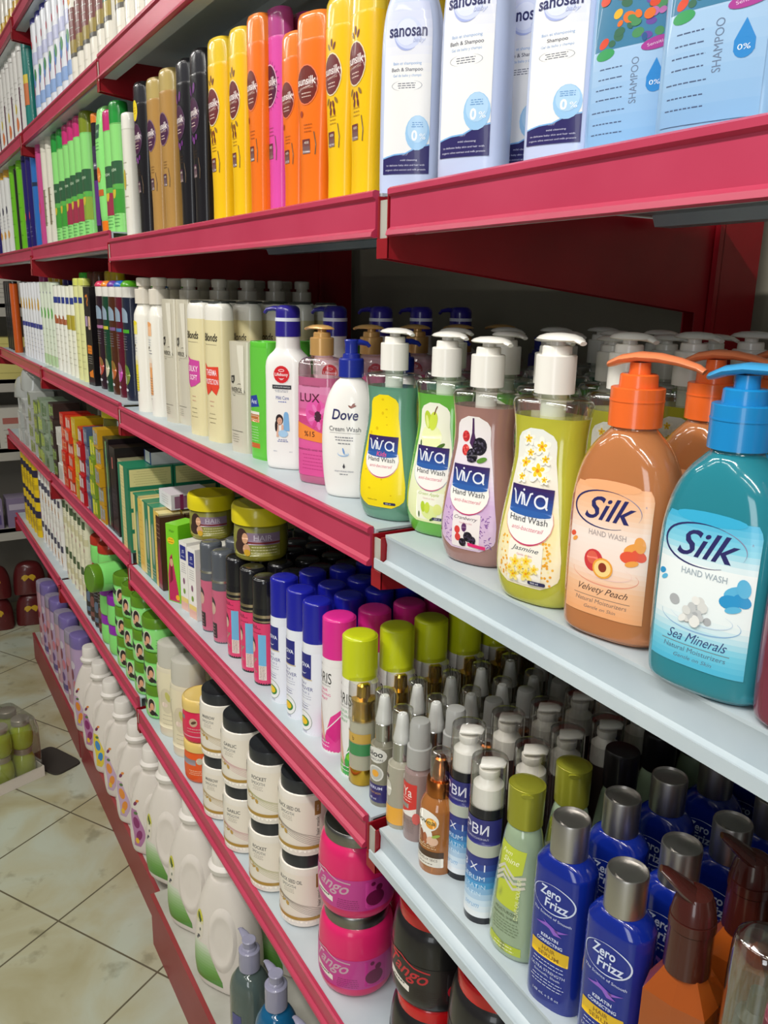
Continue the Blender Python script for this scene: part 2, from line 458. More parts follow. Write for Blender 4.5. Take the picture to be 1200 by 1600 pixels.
for bi, (x0, x1) in enumerate(BAY):
    for sh in 'YZABCD':
        if sh in 'DZY' and bi == 0 and sh != 'D': continue
        back = 0.0 if bi < 2 else 0.006
        z = ZS[sh] + (BOFF[sh] if bi >= 2 else 0)
        white = bi == 0 and sh in 'BC'
        parts = []
        org = (x0, FRONT, z)
        if white:
            b = MB(); b.box(0, x1-x0, 0.0, 0.500, -0.003, 0)
            b.prism_x([(0, -0.0031), (0.0025, -0.012), (0.002, -0.030), (-0.004, -0.0335), (-0.0125, -0.035), (-0.0125, -0.0255), (-0.0145, -0.0255), (-0.0145, -0.0370), (0.006, -0.0365), (0.006, -0.0031)], 0, x1-x0)
            for y in (0.15, 0.36): b.prism_x([(y, -0.003), (y+0.006, -0.016), (y+0.034, -0.016), (y+0.04, -0.003)], 0.01, x1-x0-0.01)
            parts = [('shelf_tray', b.mesh('shelf_tray', [M_WHITE], True, 30), None, None)]
            lb = 'white metal shelf with empty price channel, ' + LN[sh] + ', nearest bay'
        else:
            b = MB(); L = x1-x0; f = 0.002+back
            b.box(0, L, f, 0.500, -0.003, 0); b.box(0, L, f, f+0.003, -0.041, -0.003); b.box(0, L, f+0.003, f+0.028, -0.041, -0.038)
            for y in (0.15, 0.36): b.prism_x([(y, -0.003), (y+0.006, -0.016), (y+0.034, -0.016), (y+0.04, -0.003)], 0.01, L-0.01)
            r = MB(); k = 1.0 if bi < 2 else 0.86
            r.prism_x([(y-FRONT+back, (zz*k if zz < 0 else zz)) for y, zz in RAIL], 0.002, L-0.004)
            parts = [('shelf_tray', b.mesh('shelf_tray', [M_WHITE], False), None, None), ('price_rail', r.mesh('price_rail', [M_PINK], True, 30), None, 'glossy pink price rail')]
            lb = 'metal shelf with pink price rail, ' + LN[sh] + ', ' + BN[bi]
        o = put(Kind('metal_shelf', 'shelf', parts), org, lb, 'metal shelves of the long rack', rz=-1.6 if bi == 0 else 0)
# bottom decks and kick boards
M_DECK = noise_mat('worn_grey_deck', '#a9a69c', '#c0beb5', 7, 0.4)
M_KICK = noise_mat('dull_red_kick_board', '#8e2f33', '#97383b', 5, 0.45)
for bi, (x0, x1) in enumerate(BAY):
    z = ZS['E'] + (BOFF['E'] if bi >= 2 else 0); y = 0.471 if bi < 2 else 0.497
    d = MB().box(0, x1-x0, 0.004, 0.970-y, -0.02, 0)
    k = MB().box(0, x1-x0, -0.004, 0.004, -z, -0.001); k.box(0, x1-x0, -0.005, 0.006, -0.012, 0.001)
    put(Kind('base_deck', 'shelf base', [('deck', d.mesh('deck', [M_DECK], False), None, None), ('kick_board', k.mesh('kick_board', [M_KICK], False), None, 'dull red kick board')]),
        (x0, y, z), 'grey bottom deck with dull red kick board on the tiled floor, ' + BN[bi], 'bottom decks of the long rack')
# uprights with their tapered brackets
def bracket(sh, dz=0.0):
    z = ZS[sh]; b = MB()
    for dx in (-0.0105, 0.0085):
        pr = [(0.466, z-0.004+dz), (0.466, z-0.066), (0.955, z-0.118), (0.955, z-0.150), (0.99, z-0.150), (0.99, z-0.004)]
        b.prism_x(pr, dx, dx+0.002)
    b.box(-0.0105, 0.0105, 0.4652, 0.4672, z-0.066, z-0.046); b.box(-0.0085, 0.0085, 0.468, 0.470, z-0.046, z-0.008, 1)
    return b
for ui, ux in enumerate((-0.775, -1.942, -2.982, -4.032)):
    p = MB()
    p.box(-0.02, 0.02, 0.985, 1.065, 0, 2.85); p.box(-0.010, 0.010, 0.978, 0.986, 0, 2.85)
    p.box(-0.02, -0.012, 0.976, 0.986, 0, 2.85); p.box(0.012, 0.02, 0.976, 0.986, 0, 2.85)
    parts = [('post', p.mesh('post', [M_RED], False), None, None)]
    for sh in 'YZABCD': parts.append(('bracket', bracket(sh).mesh('bracket', [M_RED, M_GREYU], False), None, None))
    put(Kind('shelf_upright', 'shelf upright', parts), (ux, 0, 0),
        'dark red steel upright with tapered shelf brackets, %s from the camera' % ('nearest', 'second', 'third', 'farthest')[ui], 'red uprights of the long rack')

# ------------------------------------------------------------------ kinds of bottles, jars, boxes
WHT = mat('#eeeae2', 0.3, 0, 0.3); CREAM = mat('#e6dcc6', 0.35, 0, 0.25)
def lathe_mesh(nm, prof, m, n=24, extra=None, sub=4):
    p = smooth_prof([(z, r, r, 2.0) for z, r in prof], sub); b = MB().loft(p, n)
    if extra: extra(b)
    return b.mesh(nm, [m] if not isinstance(m, list) else m)
def loft_mesh(nm, p, m, n=32): return MB().loft(p, n).mesh(nm, [m] if not isinstance(m, list) else m)
def dome_pump(z0, m, ang=0.0, r=0.0165, hh=0.031, cap=(0.025, 0.0150)):
    # threaded collar, neck ring, plunger and a flat mushroom-like head with a short spout
    b = MB()
    b.loft(smooth_prof([(z0, r, r, 2), (z0, r, r, 2), (z0+hh-0.001, r, r, 2), (z0+hh, r-0.001, r-0.001, 2)], 1), 28)
    b.lathe([(z0+hh, r*0.74), (z0+hh+0.006, r*0.72), (z0+hh+0.007, r*0.66)], 22)
    b.lathe([(z0+hh+0.006, 0.0062), (z0+hh+0.013, 0.0062)], 14)
    z = z0+hh+0.0105; main = b; b = MB(); a = 0; cw, cd = cap
    b.loft([(z, cw*0.30, cd*0.5, 2), (z+0.0005, cw*0.92, cd*0.93, 2), (z+0.0015, cw, cd, 2), (z+0.0038, cw*0.86, cd*0.88, 2), (z+0.0058, cw*0.55, cd*0.6, 2), (z+0.0066, cw*0.15, cd*0.2, 2)], 24, ox=cw*0.12)
    b.sweep([(cw*0.5, z+0.002, 0.007, 0.002), (cw*1.05, z+0.0012, 0.005, 0.002), (cw*1.24, z-0.0006, 0.0034, 0.0018)])
    b.xf(Matrix.Rotation(ang, 4, 'Z'), a)
    return main.mesh('pump', [m]), b.mesh('pump_head', [m])
def pump2(ms, idx, lb, hl=None): return [('pump', ms[0], None, lb), ('pump_head', ms[1], idx, hl)]
def blade_pump(z0, m, mh=None, ang=0.0, r=0.019, hh=0.027, L=0.045):
    b = MB()
    b.loft(smooth_prof([(z0, r, r, 2), (z0, r, r, 2), (z0+hh, r, r, 2), (z0+hh, r, r, 2), (z0+hh+0.0005, r*0.97, r*0.97, 2)], 1), 28)
    b.lathe([(z0+hh*0.66, r+0.0004), (z0+hh*0.70, r+0.0004)], 28)
    b.lathe([(z0+hh, r*0.72), (z0+hh+0.009, r*0.70), (z0+hh+0.010, r*0.64)], 22)
    b.lathe([(z0+hh+0.009, 0.0078), (z0+hh+0.018, 0.0072)], 16)
    z = z0+hh+0.021; main = b; b = MB()
    b.sweep([(-0.024, z-0.0065, 0.003, 0.0016), (-0.021, z-0.005, 0.009, 0.0026), (-0.012, z-0.0012, 0.0125, 0.0034), (0.0, z+0.001, 0.0125, 0.0036), (0.014, z+0.0008, 0.010, 0.0034),
             (L*0.62, z-0.0012, 0.007, 0.003), (L*0.9, z-0.0045, 0.005, 0.0026), (L, z-0.007, 0.0042, 0.0022)], ang, 14)
    return main.mesh('pump', [m]), b.mesh('pump_head', [mh or m])
def duck_pump(z0, m, ang=0.0, r=0.0165, hh=0.024, L=0.032, head=0.0085, m2=None, band=False):
    # collar, slim riser and a straight beak nozzle
    b = MB()
    b.loft(smooth_prof([(z0, r, r, 2), (z0, r, r, 2), (z0+hh-0.002, r, r, 2), (z0+hh, r*0.9, r*0.9, 2)], 1), 28)
    if band: b.lathe([(z0+hh, r*0.98), (z0+hh+0.004, r*0.98)], 28, 1)
    z = z0+hh+(0.004 if band else 0)
    b.lathe([(z, r*0.72), (z+0.005, r*0.66), (z+0.006, head), (z+0.017, head), (z+0.022, head*1.12), (z+0.0235, head*1.0)], 20)
    q = z+0.019
    b.sweep([(0, q, head*0.8, 0.0042), (L*0.5, q+0.001, head*0.62, 0.0038), (L*0.86, q-0.001, 0.0042, 0.003), (L, q-0.0045, 0.0034, 0.0024)], ang)
    return b.mesh('pump', [m, m2 or m])
def big_pump(z0, m, m2, ang=PI*0.75, r=0.019):
    b = MB()
    b.lathe([(z0, r), (z0+0.022, r*0.98)], 28); b.lathe([(z0+0.022, r*1.0), (z0+0.027, r*1.0)], 28, 1)
    b.loft(smooth_prof([(z0+0.027, r*0.95, r*0.95, 2), (z0+0.027, r*0.95, r*0.95, 2), (z0+0.040, r*0.92, r*0.92, 2), (z0+0.045, r*0.6, r*0.6, 2)], 3), 26)
    b.sweep([(0.004, z0+0.038, 0.009, 0.005), (0.022, z0+0.040, 0.007, 0.004), (0.033, z0+0.038, 0.005, 0.003), (0.037, z0+0.033, 0.0035, 0.0025)], ang)
    return b.mesh('pump', [m, m2])

# --- curvy hand wash with a teardrop label
VIVA_P = [(0, .030, .020, 2.4), (0, .030, .020, 2.4), (.004, .0350, .0238, 2.4), (.018, .0402, .0268, 2.4), (.036, .0418, .0278, 2.4), (.062, .0402, .0262, 2.4), (.090, .0360, .0232, 2.4),
          (.118, .0316, .0208, 2.4), (.138, .0310, .0206, 2.4), (.155, .0326, .0216, 2.4), (.1655, .0345, .0230, 2.4), (.1700, .0343, .0228, 2.4), (.1735, .0300, .020, 2.3), (.1745, .014, .013, 2.0), (.1745, .014, .013, 2.0), (.181, .0125, .0125, 2.0)]
def viva_label(kind):
    D = Decal()
    prof = lambda z: 0.001+(0.0178 if z > 0.125 else 0.0178+0.0140*min(1, (0.125-z)/0.080)**1.0)*(1 if z < 0.138 else max(0.05, 1-((z-0.138)/0.0125)**2)**0.5)*(1 if z > 0.030 else max(0.1, 1-((0.030-z)/0.0135)**2*0.55))
    bg = dict(kids='#f7dc12', apple=grad((0, '#e6ecb0'), (0.5, '#eef0cf'), (1, '#f2f1e0')), cran=grad((0, '#dfc4dd'), (0.35, '#cfa9d6'), (0.6, '#e9dde8'), (1, '#efe8e6')), jas=grad((0, '#f6ead0'), (0.4, '#f5e6a8'), (0.6, '#f4ead8'), (1, '#eef0ea')))[kind]
    D.shape(0.0170, 0.1500, prof, bg, 30)
    R = random.Random(3)
    def inside(x, z, m=0.0035): return abs(x) < prof(z)-m
    if kind == 'kids':
        for _ in range(26):
            z = R.uniform(0.022, 0.145); x = R.uniform(-0.026, 0.026)
            if inside(x, z): D.ell(x, z, R.uniform(.0007, .002), R.uniform(.0007, .002), '#e3bf0a')
    if kind == 'apple':
        D.ell(-0.003, 0.112, 0.0135, 0.014, '#eef2b6'); D.ell(-0.008, 0.131, 0.0048, 0.0100, '#bcd03a', 0.2); D.ell(-0.001, 0.130, 0.0052, 0.0105, '#cfe04a', -0.15); D.ell(-0.009, 0.129, 0.002, 0.007, '#e3ec8a', 0.2)
        D.stroke([(0, .137), (.002, .143), (.004, .1465)], .0012, '#6b3a1c'); D.ell(0.0095, 0.103, 0.0065, 0.0022, '#4d6f28', 0.6); D.ell(-0.0165, 0.104, 0.0012, 0.004, '#41601f')
        D.rect(-0.016, 0.020, 0.0195, 0.052, '#f2f1dd', 0.002)
        D.ell(0.002, 0.029, 0.0105, 0.0085, '#dfe99a'); D.ell(-0.0065, 0.0345, 0.003, 0.0062, '#b7cf36', 0.1); D.ell(-0.001, 0.034, 0.0034, 0.0064, '#cadb4c', -0.1); D.ell(0.0125, 0.0335, 0.0055, 0.0062, '#e2e88e'); D.ell(0.006, 0.0215, 0.0042, 0.0015, '#436325', 0.5); D.ell(-0.012, 0.025, 0.001, 0.0036, '#3d5a20')
    if kind == 'cran':
        for _ in range(70):
            z = R.uniform(0.022, 0.056); x = R.choice((-1, 1))*R.uniform(0.0165, 0.027)
            if inside(x, z, 0.002): D.stroke([(x, z), (x+R.uniform(-.003, .003), z+R.uniform(-.003, .003))], .0007, '#7b3f9c')
        D.poly([(-0.0035, 0.124), (-0.0012, 0.134), (-0.001, 0.1485), (0.001, 0.1485), (0.0016, 0.134), (0.005, 0.122), (0.001, 0.118)], '#4b2a55')
        for x, z in ((-0.008, 0.130), (-0.0075, 0.1165)):
            D.ell(x, z, .0044, .0056, '#d93a3c')
            for _ in range(12): D.ell(x+R.uniform(-.0032, .0032), z+R.uniform(-.0042, .0042), .0009, .0009, R.choice(('#ef6a62', '#b82a33')))
        for x, z, a, c in ((.008, .1215, .0075, .0088), (.0005, .112, .0062, .0070)):
            D.ell(x, z, a, c, '#1e1824')
            for _ in range(34): D.ell(x+R.uniform(-a, a)*.8, z+R.uniform(-c, c)*.8, .0010, .0010, R.choice(('#3a3246', '#0f0c14', '#5a5366')))
        D.ell(0.0115, 0.1085, 0.0055, 0.0025, '#5f8f35', 0.4)
        D.rect(-0.0155, 0.019, 0.0165, 0.055, '#f0e6e6', 0.002)
        for x, z in ((-0.009, 0.0365), (-0.008, 0.0290)): D.ell(x, z, .0034, .0040, '#d8413c')
        D.ell(-0.001, 0.040, 0.003, 0.0045, '#5b2c60')
        for x, z, a in ((.004, .031, .0052), (-.002, .0245, .0042), (.009, .0285, .004)):
            D.ell(x, z, a, a, '#241c2a')
            for _ in range(16): D.ell(x+R.uniform(-a, a)*.7, z+R.uniform(-a, a)*.7, .0009, .0009, R.choice(('#473c55', '#0f0c14')))
        D.poly([(0.004, 0.0255), (0.023, 0.0235), (0.023, 0.0200), (0.0045, 0.0220)], '#e22a72')
    def flower(x, z, r, c='#fbf8ec'):
        for k in range(5):
            a = 2*PI*k/5+0.4; D.ell(x+math.cos(a)*r*.62, z+math.sin(a)*r*.62, r*.55, r*.36, c, a)
            D.ell(x+math.cos(a)*r*.30, z+math.sin(a)*r*.30, r*.34, r*.2, '#f7d02c', a)
        D.ell(x, z, r*.16, r*.16, '#e8901e')
    if kind == 'jas':
        for _ in range(90):
            z = R.uniform(0.022, 0.058); x = R.choice((-1, 1))*R.uniform(0.0150, 0.027)
            if inside(x, z, 0.002): D.ell(x, z, .0011, .0011, R.choice(('#f0b53a', '#f7e6a8', '#eda32a')))
        for x, z, r in ((-.007, .141, .0055), (.006, .136, .0072), (-.0085, .121, .0072), (.004, .116, .0095), (-.004, .130, .005), (.010, .126, .005), (-.011, .109, .005), (.011, .1095, .004)): flower(x, z, r)
        D.rect(-0.0165, 0.019, 0.0170, 0.056, '#f5efe2', 0.002)
        for x, z, r in ((-.008, .037, .0055), (.003, .0395, .0050), (-.009, .026, .0055), (.004, .029, .0065), (-.002, .0335, .004), (.011, .034, .0038), (-.013, .031, .003)): flower(x, z, r, '#f6e28a')
    # brand banner, white oval and wording
    D.ell(0, 0.0735, 0.0235, 0.0215, {'kids': '#e8b9a2', 'apple': '#a9c4c8', 'cran': '#b98fb7', 'jas': '#e3a48e'}[kind]); D.ell(0, 0.0742, 0.0228, 0.0208, '#f6f2ec')
    D.ring(0, 0.0742, 0.0228, 0.0208, 0.0012, '#c6386a', 215, 330)
    if kind in ('kids',): D.rect(-0.0205, 0.0950, 0.0205, 0.1000, '#f7dc12')
    D.shape(0.0800, 0.1020, lambda z: 0.0205, grad((0, '#2f5fa8'), (0.35, '#2b4b95'), (0.7, '#2e2c6e'), (1, '#3a2158')), 8)
    D.ell(0, 0.0798, 0.0205, 0.0028, '#2f5fa8'); D.ring(0, 0.0792, 0.0212, 0.0034, 0.0005, '#d6dceb', 180, 360)
    wc = '#e6e9f2'
    D.stroke([(-.0178, .0978), (-.0160, .0958), (-.0140, .0862), (-.0125, .0855), (-.0095, .0962), (-.0080, .0958), (-.0076, .0858)], .0016, wc)
    D.ell(-.0070, .0985, .0010, .0010, wc)
    D.stroke([(-.0066, .0950), (-.0048, .0862), (-.0030, .0857), (0.0000, .0960), (.0022, .0966)], .0016, wc)
    D.ring(.0098, .0908, .0052, .0050, .0017, wc); D.stroke([(.0152, .0955), (.0152, .0862), (.0165, .0852)], .0016, wc)
    D.text('Hand Wash', 0.0, 0.0745, 0.0052, '#4a4a50', 0.0365)
    D.text('anti-bactterail', 0.0, 0.0668, 0.0036, '#dd6f86', 0.0310, shear=0.35)
    if kind == 'kids':
        D.text('Kids', 0.0005, 0.0810, 0.0056, '#e8588c', 0.0135, bold=0.01, shear=0.1)
        D.text('Gentle on Skin', -0.010, 0.0255, 0.0018, '#5e5226', 0.014); 
    else:
        nm = dict(apple='Green Apple', cran='Cranberry', jas='Jasmine')[kind]
        D.text(nm, 0.0, 0.0490, 0.0052 if kind == 'jas' else 0.0046, dict(apple='#a9c05a', cran='#4b3a4a', jas='#3e4652')[kind], 0.027, shear=0.4)
        D.text('Gentle on Skin', 0.0005, 0.0445, 0.0016, '#d890a0', 0.015)
    if kind != 'cran': D.rect(0.006, 0.0208, 0.0215, 0.0240, '#2b2b55', 0.0012); D.text('500 ml', 0.012, 0.0224, 0.0016, '#e8e8f0', 0.007)
    return D
def make_viva(kind, col, name_col):
    p = smooth_prof(VIVA_P, 5); s = Surf([q for q in p if q[0] < 0.1705])
    low = [q for q in p if q[0] <= 0.159]; S = Surf(p); low.append((0.159, *S.at(0.159)))
    up = [(0.1592, *S.at(0.1592))]+[q for q in p if q[0] > 0.1595]
    liqm = loft_mesh('liquid_body', low, liq(col), 40)
    head = MB().loft(up, 40, cap0=False, cap1=False).mesh('clear_shoulder', [clear_mat()])
    tube = MB().lathe([(0.155, 0.0105), (0.181, 0.0105)], 16).mesh('pump_tube', [mat('#d8dcd0', 0.4)])
    L = viva_label(kind).mesh(s, 'label', 0.004)
    return Kind('hand_wash_bottle', 'hand wash', [('liquid_body', liqm, None, '%s liquid inside the bottle' % name_col), ('clear_shoulder', head, None, 'clear empty shoulder'), ('pump_tube', tube, None, None),
        *pump2(dome_pump(0.1775, WHT, PI*-0.1), 3, 'white pump'), ('label', L, None, None)])
K_KIDS = make_viva('kids', '#74ae93', 'sea green'); K_APPLE = make_viva('apple', '#7ad050', 'bright green'); K_CRAN = make_viva('cran', '#bd8d84', 'dusky pink'); K_JAS = make_viva('jas', '#dedb48', 'yellow')


# --- round-shouldered hand wash with a blade pump
SILK_P = [(0, .033, .020, 2.7), (0, .033, .020, 2.7), (.003, .0375, .024, 2.7), (.010, .0405, .0262, 2.7), (.05, .0415, .0268, 2.7), (.095, .0412, .0265, 2.7), (.115, .0395, .0258, 2.6), (.132, .0350, .0245, 2.5), (.145, .0280, .0225, 2.3), (.154, .0200, .0195, 2.0), (.158, .0165, .0165, 2.0), (.162, .0160, .0160, 2.0)]
def silk_label(k):
    D = Decal()
    hw = lambda z: 0.0325*(1 if z < 0.110 else max(.2, 1-((z-0.110)/0.0145)**2*0.28))
    c = grad((0, '#f0a872'), (0.22, '#f3bd93'), (0.4, '#f7ded0'), (0.62, '#f8e6dc'), (0.8, '#f4c6a2'), (1, '#f0ad7c')) if k == 'peach' else grad((0, '#48b4d6'), (0.16, '#78cbe2'), (0.34, '#e9f1f2'), (0.68, '#eef3f3'), (0.82, '#86cfe4'), (1, '#38acd4'))
    D.shape(0.0200, 0.1190, hw, c, 26); 
    D.ell(0, 0.1185, 0.0232, 0.0042, '#f0ad7c' if k == 'peach' else '#38acd4')
    a = '#e9583c' if k == 'peach' else '#2c94cc'; b = '#f2a24a' if k == 'peach' else '#5cb4dc'
    for dx, dz, rx, rz, t, cc in ((.022, .076, .0075, .0045, .4, b), (.026, .072, .0055, .004, -.5, a), (.019, .070, .0065, .0045, .1, a), (.026, .080, .004, .006, .2, b), (.0215, .0655, .005, .0022, .3, b), (-.029, .078, .003, .002, .4, a), (-.0265, .0745, .003, .0015, .6, b)):
        if abs(dx)+rx*.6 < 0.033: D.ell(dx, dz, rx, rz, cc, t)
    ink = '#2b2a63'
    D.text('Silk', 0.001, 0.1015, 0.0175, ink, 0.040, bold=0.012, shear=0.42)
    D.ring(-0.002, 0.1010, 0.0270, 0.0138, 0.0016, ink, 62, 300); 
    D.ring(-0.002, 0.1010, 0.0270, 0.0138, 0.0006, '#8b86a5', -20, 70); D.text('R', .0275, .1075, .0014, '#8b86a5')
    D.text('HAND WASH', 0.001, 0.0830, 0.0042, '#b6a6a2' if k == 'peach' else '#a5b2bb', 0.030, bold=0.01)
    rc = '#e99a80' if k == 'peach' else '#8bb2d6'
    D.ring(0.001, 0.0530, 0.0265, 0.0085, 0.0010, rc, 175, 385); D.ring(0.002, 0.0555, 0.0205, 0.0060, 0.0007, mix(rc, '#ffffff', .4), 190, 400)
    if k == 'peach':
        D.ell(-0.008, 0.0620, 0.0078, 0.0085, '#d13b3f'); D.ell(-0.009, 0.0640, 0.0045, 0.005, '#e0624e'); D.ell(0.000, 0.0575, 0.0082, 0.0078, '#f0a43c', 0.2); D.ell(0.000, 0.0575, 0.0068, 0.0064, '#f9d489', 0.2); D.ell(0.000, 0.0582, 0.0033, 0.0036, '#8c3420')
    else:
        R = random.Random(5)
        for _ in range(26): D.ell(-0.002+R.gauss(0, .0040), 0.0575+R.gauss(0, .0042), R.uniform(.002, .004), R.uniform(.0018, .0036), R.choice(('#d9d9d6', '#c3c5c6', '#e9e8e4', '#adaFb2')), R.uniform(0, 3))
    D.text('Velvety Peach' if k == 'peach' else 'Sea Minerals', 0.001, 0.0395, 0.0066, '#5a4038' if k == 'peach' else '#364a7c', 0.040, shear=0.5)
    D.stroke([(-.023, .0342), (.023, .0342)], .0004, '#7a6a62'); D.text('Natural Moisturizers', 0, 0.0310, 0.0033, '#8b7468' if k == 'peach' else '#5c7890', 0.042, shear=0.15)
    D.text('Gentle on Skin', 0, 0.0256, 0.0026, '#8b7468' if k == 'peach' else '#5c7890', 0.026, shear=0.3)
    return D
def make_silk(k, col, pump, hand, nm):
    p = smooth_prof(SILK_P, 5)
    parts = [('body', loft_mesh('body', p, liq(col), 40), None, '%s liquid body' % nm), *pump2(blade_pump(0.160, pla(pump), pla(hand), ang=0.12), 1, '%s pump' % nm)]
    if k: parts.append(('label', silk_label(k).mesh(Surf([q for q in p if q[0] < .15]), 'label', .004), None, None))
    return Kind('hand_wash_bottle', 'hand wash', parts)
K_PEACH = make_silk('peach', '#d98b55', '#ee6a2a', '#f2895a', 'orange'); K_SEA = make_silk('sea', '#2e9aac', '#1a86c6', '#3f9cd2', 'blue'); K_ROSE = make_silk(None, '#8a2e4a', '#b03a5c', '#b03a5c', 'maroon')

# --- cream wash, white oval
p = smooth_prof([(0, .028, .019, 2.3), (0, .028, .019, 2.3), (.004, .0325, .0225, 2.3), (.03, .0365, .0255, 2.3), (.07, .0385, .0265, 2.3), (.105, .0370, .0255, 2.2), (.130, .0315, .023, 2.2), (.148, .0225, .019, 2.1), (.156, .0145, .0145, 2), (.160, .0135, .0135, 2)], 5)
D = Decal(); D.text('Dove', 0, 0.111, 0.0135, '#25265c', 0.036, bold=0.012, shear=0.18)
D.poly([(0.004, .1235), (.0085, .1225), (.0105, .1255), (.0135, .1262), (.0125, .1240), (.0155, .1232), (.0118, .1208), (.0085, .1195), (.0055, .1212)], '#8a4a3a')
D.text('Cream Wash', 0, 0.0925, 0.0060, '#55565c', 0.044); D.stroke([(-.021, .0872), (.021, .0872)], .0004, '#9a9a9a'); D.lines(0, .0780, .0815, .026, 2, '#70727c', .0011)
D.lines(0, .0735, .0735, .020, 1, '#70727c', .0011)
D.ring(-.001, .060, .0075, .0030, .0015, '#9fc0e6', 150, 400); D.ell(-.0005, .0635, .0012, .0045, '#6f9bd6', .3); D.ell(.004, .0595, .003, .0008, '#c3d7ee')
D.poly([(0, .0475), (.0018, .0425), (0, .0400), (-.0018, .0425)], '#3a3a44'); D.text('MOISTURISING CREAM', 0, .0365, .0017, '#6b6f8c', .026); D.lines(0, .0325, .0325, .012, 1, '#70727c', .0010)
K_DOVE = Kind('cream_wash_bottle', 'hand wash', [('body', loft_mesh('body', p, mat('#f3efea', .3, 0, .4), 40), None, None), ('pump', duck_pump(.158, pla('#1d2c90'), ang=0.5, r=.0165, hh=.024, L=.024), None, 'dark blue pump'), ('label', D.mesh(Surf(p[:-4]), 'label', .004), None, None)])
# --- pink transparent wash, square shoulders
p = smooth_prof([(0, .028, .019, 3.4), (0, .028, .019, 3.4), (.004, .0315, .022, 3.4), (.03, .0325, .023, 3.4), (.10, .0322, .0228, 3.4), (.160, .0325, .023, 3.4), (.169, .0315, .022, 3.2), (.175, .026, .0195, 2.6), (.178, .015, .015, 2), (.182, .014, .014, 2)], 4)
low = [q for q in p if q[0] <= .150]; S = Surf(p)
D = Decal(); D.shape(.012, .138, lambda z: .0285, grad((0, '#d84f92'), (.4, '#dd5c9c'), (.62, '#c9447f'), (.8, '#d66a9f'), (1, '#d78ab0')), 12)
D.ell(.006, .102, .017, .020, '#e05aa6'); D.ell(.010, .097, .006, .008, '#4a2436')
for k in range(9): D.ell(.010+.011*math.cos(k*.7), .097+.013*math.sin(k*.7), .006, .0028, '#e77ab8' if k % 2 else '#d2458c', k*.7)
D.poly([(-.0285, .088), (-.010, .083), (.010, .076), (.026, .072), (.026, .060), (-.0285, .064)], '#f08a3c'); D.text('%15', -.004, .0715, .0075, '#5a2a20', .018, bold=.01)
D.text('LUX', -.004, .122, .0120, '#5b2438', .035, bold=.01); D.text('FRAGRANCED HAND WASH', -.002, .049, .0026, '#5b2438', .048); D.text('MOISTURISING', -.002, .138, .002, '#6b2438', .03); D.lines(0, .022, .042, .036, 5, '#b93a78', .0010)
K_LUX = Kind('hand_wash_bottle', 'hand wash', [('liquid_body', loft_mesh('liquid_body', low+[(.150, *S.at(.150))], liq('#d9709c'), 36), None, 'pink liquid'), ('clear_shoulder', MB().loft([(.1502, *S.at(.1502))]+[q for q in p if q[0] > .151], 36, cap0=False, cap1=False).mesh('clear_shoulder', [clear_mat((1, .86, .90), 'pink_clear')]), None, 'clear pink shoulder'),
    *pump2(dome_pump(.1795, mat('#c79a5c', .32, .25, .3), PI*.95, r=.0165, hh=.024, cap=(.026, .010)), 2, 'matt gold pump'), ('label', D.mesh(Surf([q for q in p if q[0] < .165]), 'label', .004), None, None)])
# --- white angular wash with blue pump
p = smooth_prof([(0, .029, .020, 3.0), (0, .029, .020, 3.0), (.004, .0325, .023, 3.0), (.03, .034, .024, 3.0), (.12, .0335, .024, 3.0), (.162, .0325, .0235, 3.0), (.178, .0205, .0195, 2.5), (.184, .0185, .0185, 2.0), (.200, .0180, .0180, 2.0)], 4)
D = Decal(); D.ell(0, .144, .0135, .0135, '#f0d9d6'); D.ell(0, .144, .0128, .0128, '#d5232c'); D.text('Lifebuoy', 0, .1435, .0062, '#f6ecec', .0215, bold=.015); D.ring(0, .150, .0045, .0016, .0008, '#f6ecec'); D.ring(0, .1375, .0030, .0012, .0007, '#f6ecec', 180, 360); D.ring(0, .1395, .0048, .0018, .0007, '#f6ecec', 180, 360)
D.rect(-.0155, .1225, .0155, .1285, '#33363c'); D.text('ACTIV SILVER FORMULA', 0, .1255, .0020, '#e6e6e6', .027); D.lines(0, .1185, .1205, .024, 2, '#a3a7b5', .0008)
D.text('Mild Care', .001, .1095, .0052, '#5c68a8', .021); D.lines(.001, .1035, .1035, .016, 1, '#6d7cc0', .0012)
# a dark-haired child leaning on her hands before a figure in a light blue veil
D.ell(.007, .083, .0040, .0058, '#7fb2dd'); D.poly([(.003, .083), (.011, .084), (.0125, .060), (.002, .060)], '#7fb2dd'); D.ell(-.004, .0765, .0062, .0080, '#2e2326'); D.ell(-.0035, .0745, .0042, .0055, '#d8a58c'); D.poly([(-.0095, .050), (-.0085, .068), (-.0055, .071), (-.0055, .050)], '#e0b39c'); D.poly([(-.001, .050), (-.001, .070), (.003, .068), (.0025, .050)], '#e0b39c'); D.ell(-.0095, .066, .0022, .008, '#2e2326'); D.ell(.002, .0555, .008, .0055, '#a9cdea')
D.ell(-.005, .0750, .0005, .0004, '#2a1a18'); D.ell(-.002, .0750, .0005, .0004, '#2a1a18'); D.ring(-.0035, .0722, .0014, .0008, .0004, '#a8483c', 180, 360)
D.lines(.001, .0435, .0460, .018, 2, '#5c68a8', .0010); D.text('500ml', -.012, .028, .0018, '#8a8fa8'); D.lines(.014, .028, .028, .006, 1, '#8a8fa8')
K_LIFE = Kind('hand_wash_bottle', 'hand wash', [('body', loft_mesh('body', p, mat('#f1eeea', .32, 0, .35), 36), None, None), ('pump', big_pump(.199, pla('#2a1f86'), mat('#d9dcea', .4), ang=PI*1.02), None, 'violet blue pump with a white band'), ('label', D.mesh(Surf([q for q in p if q[0] < .16]), 'label', .004), None, None)])

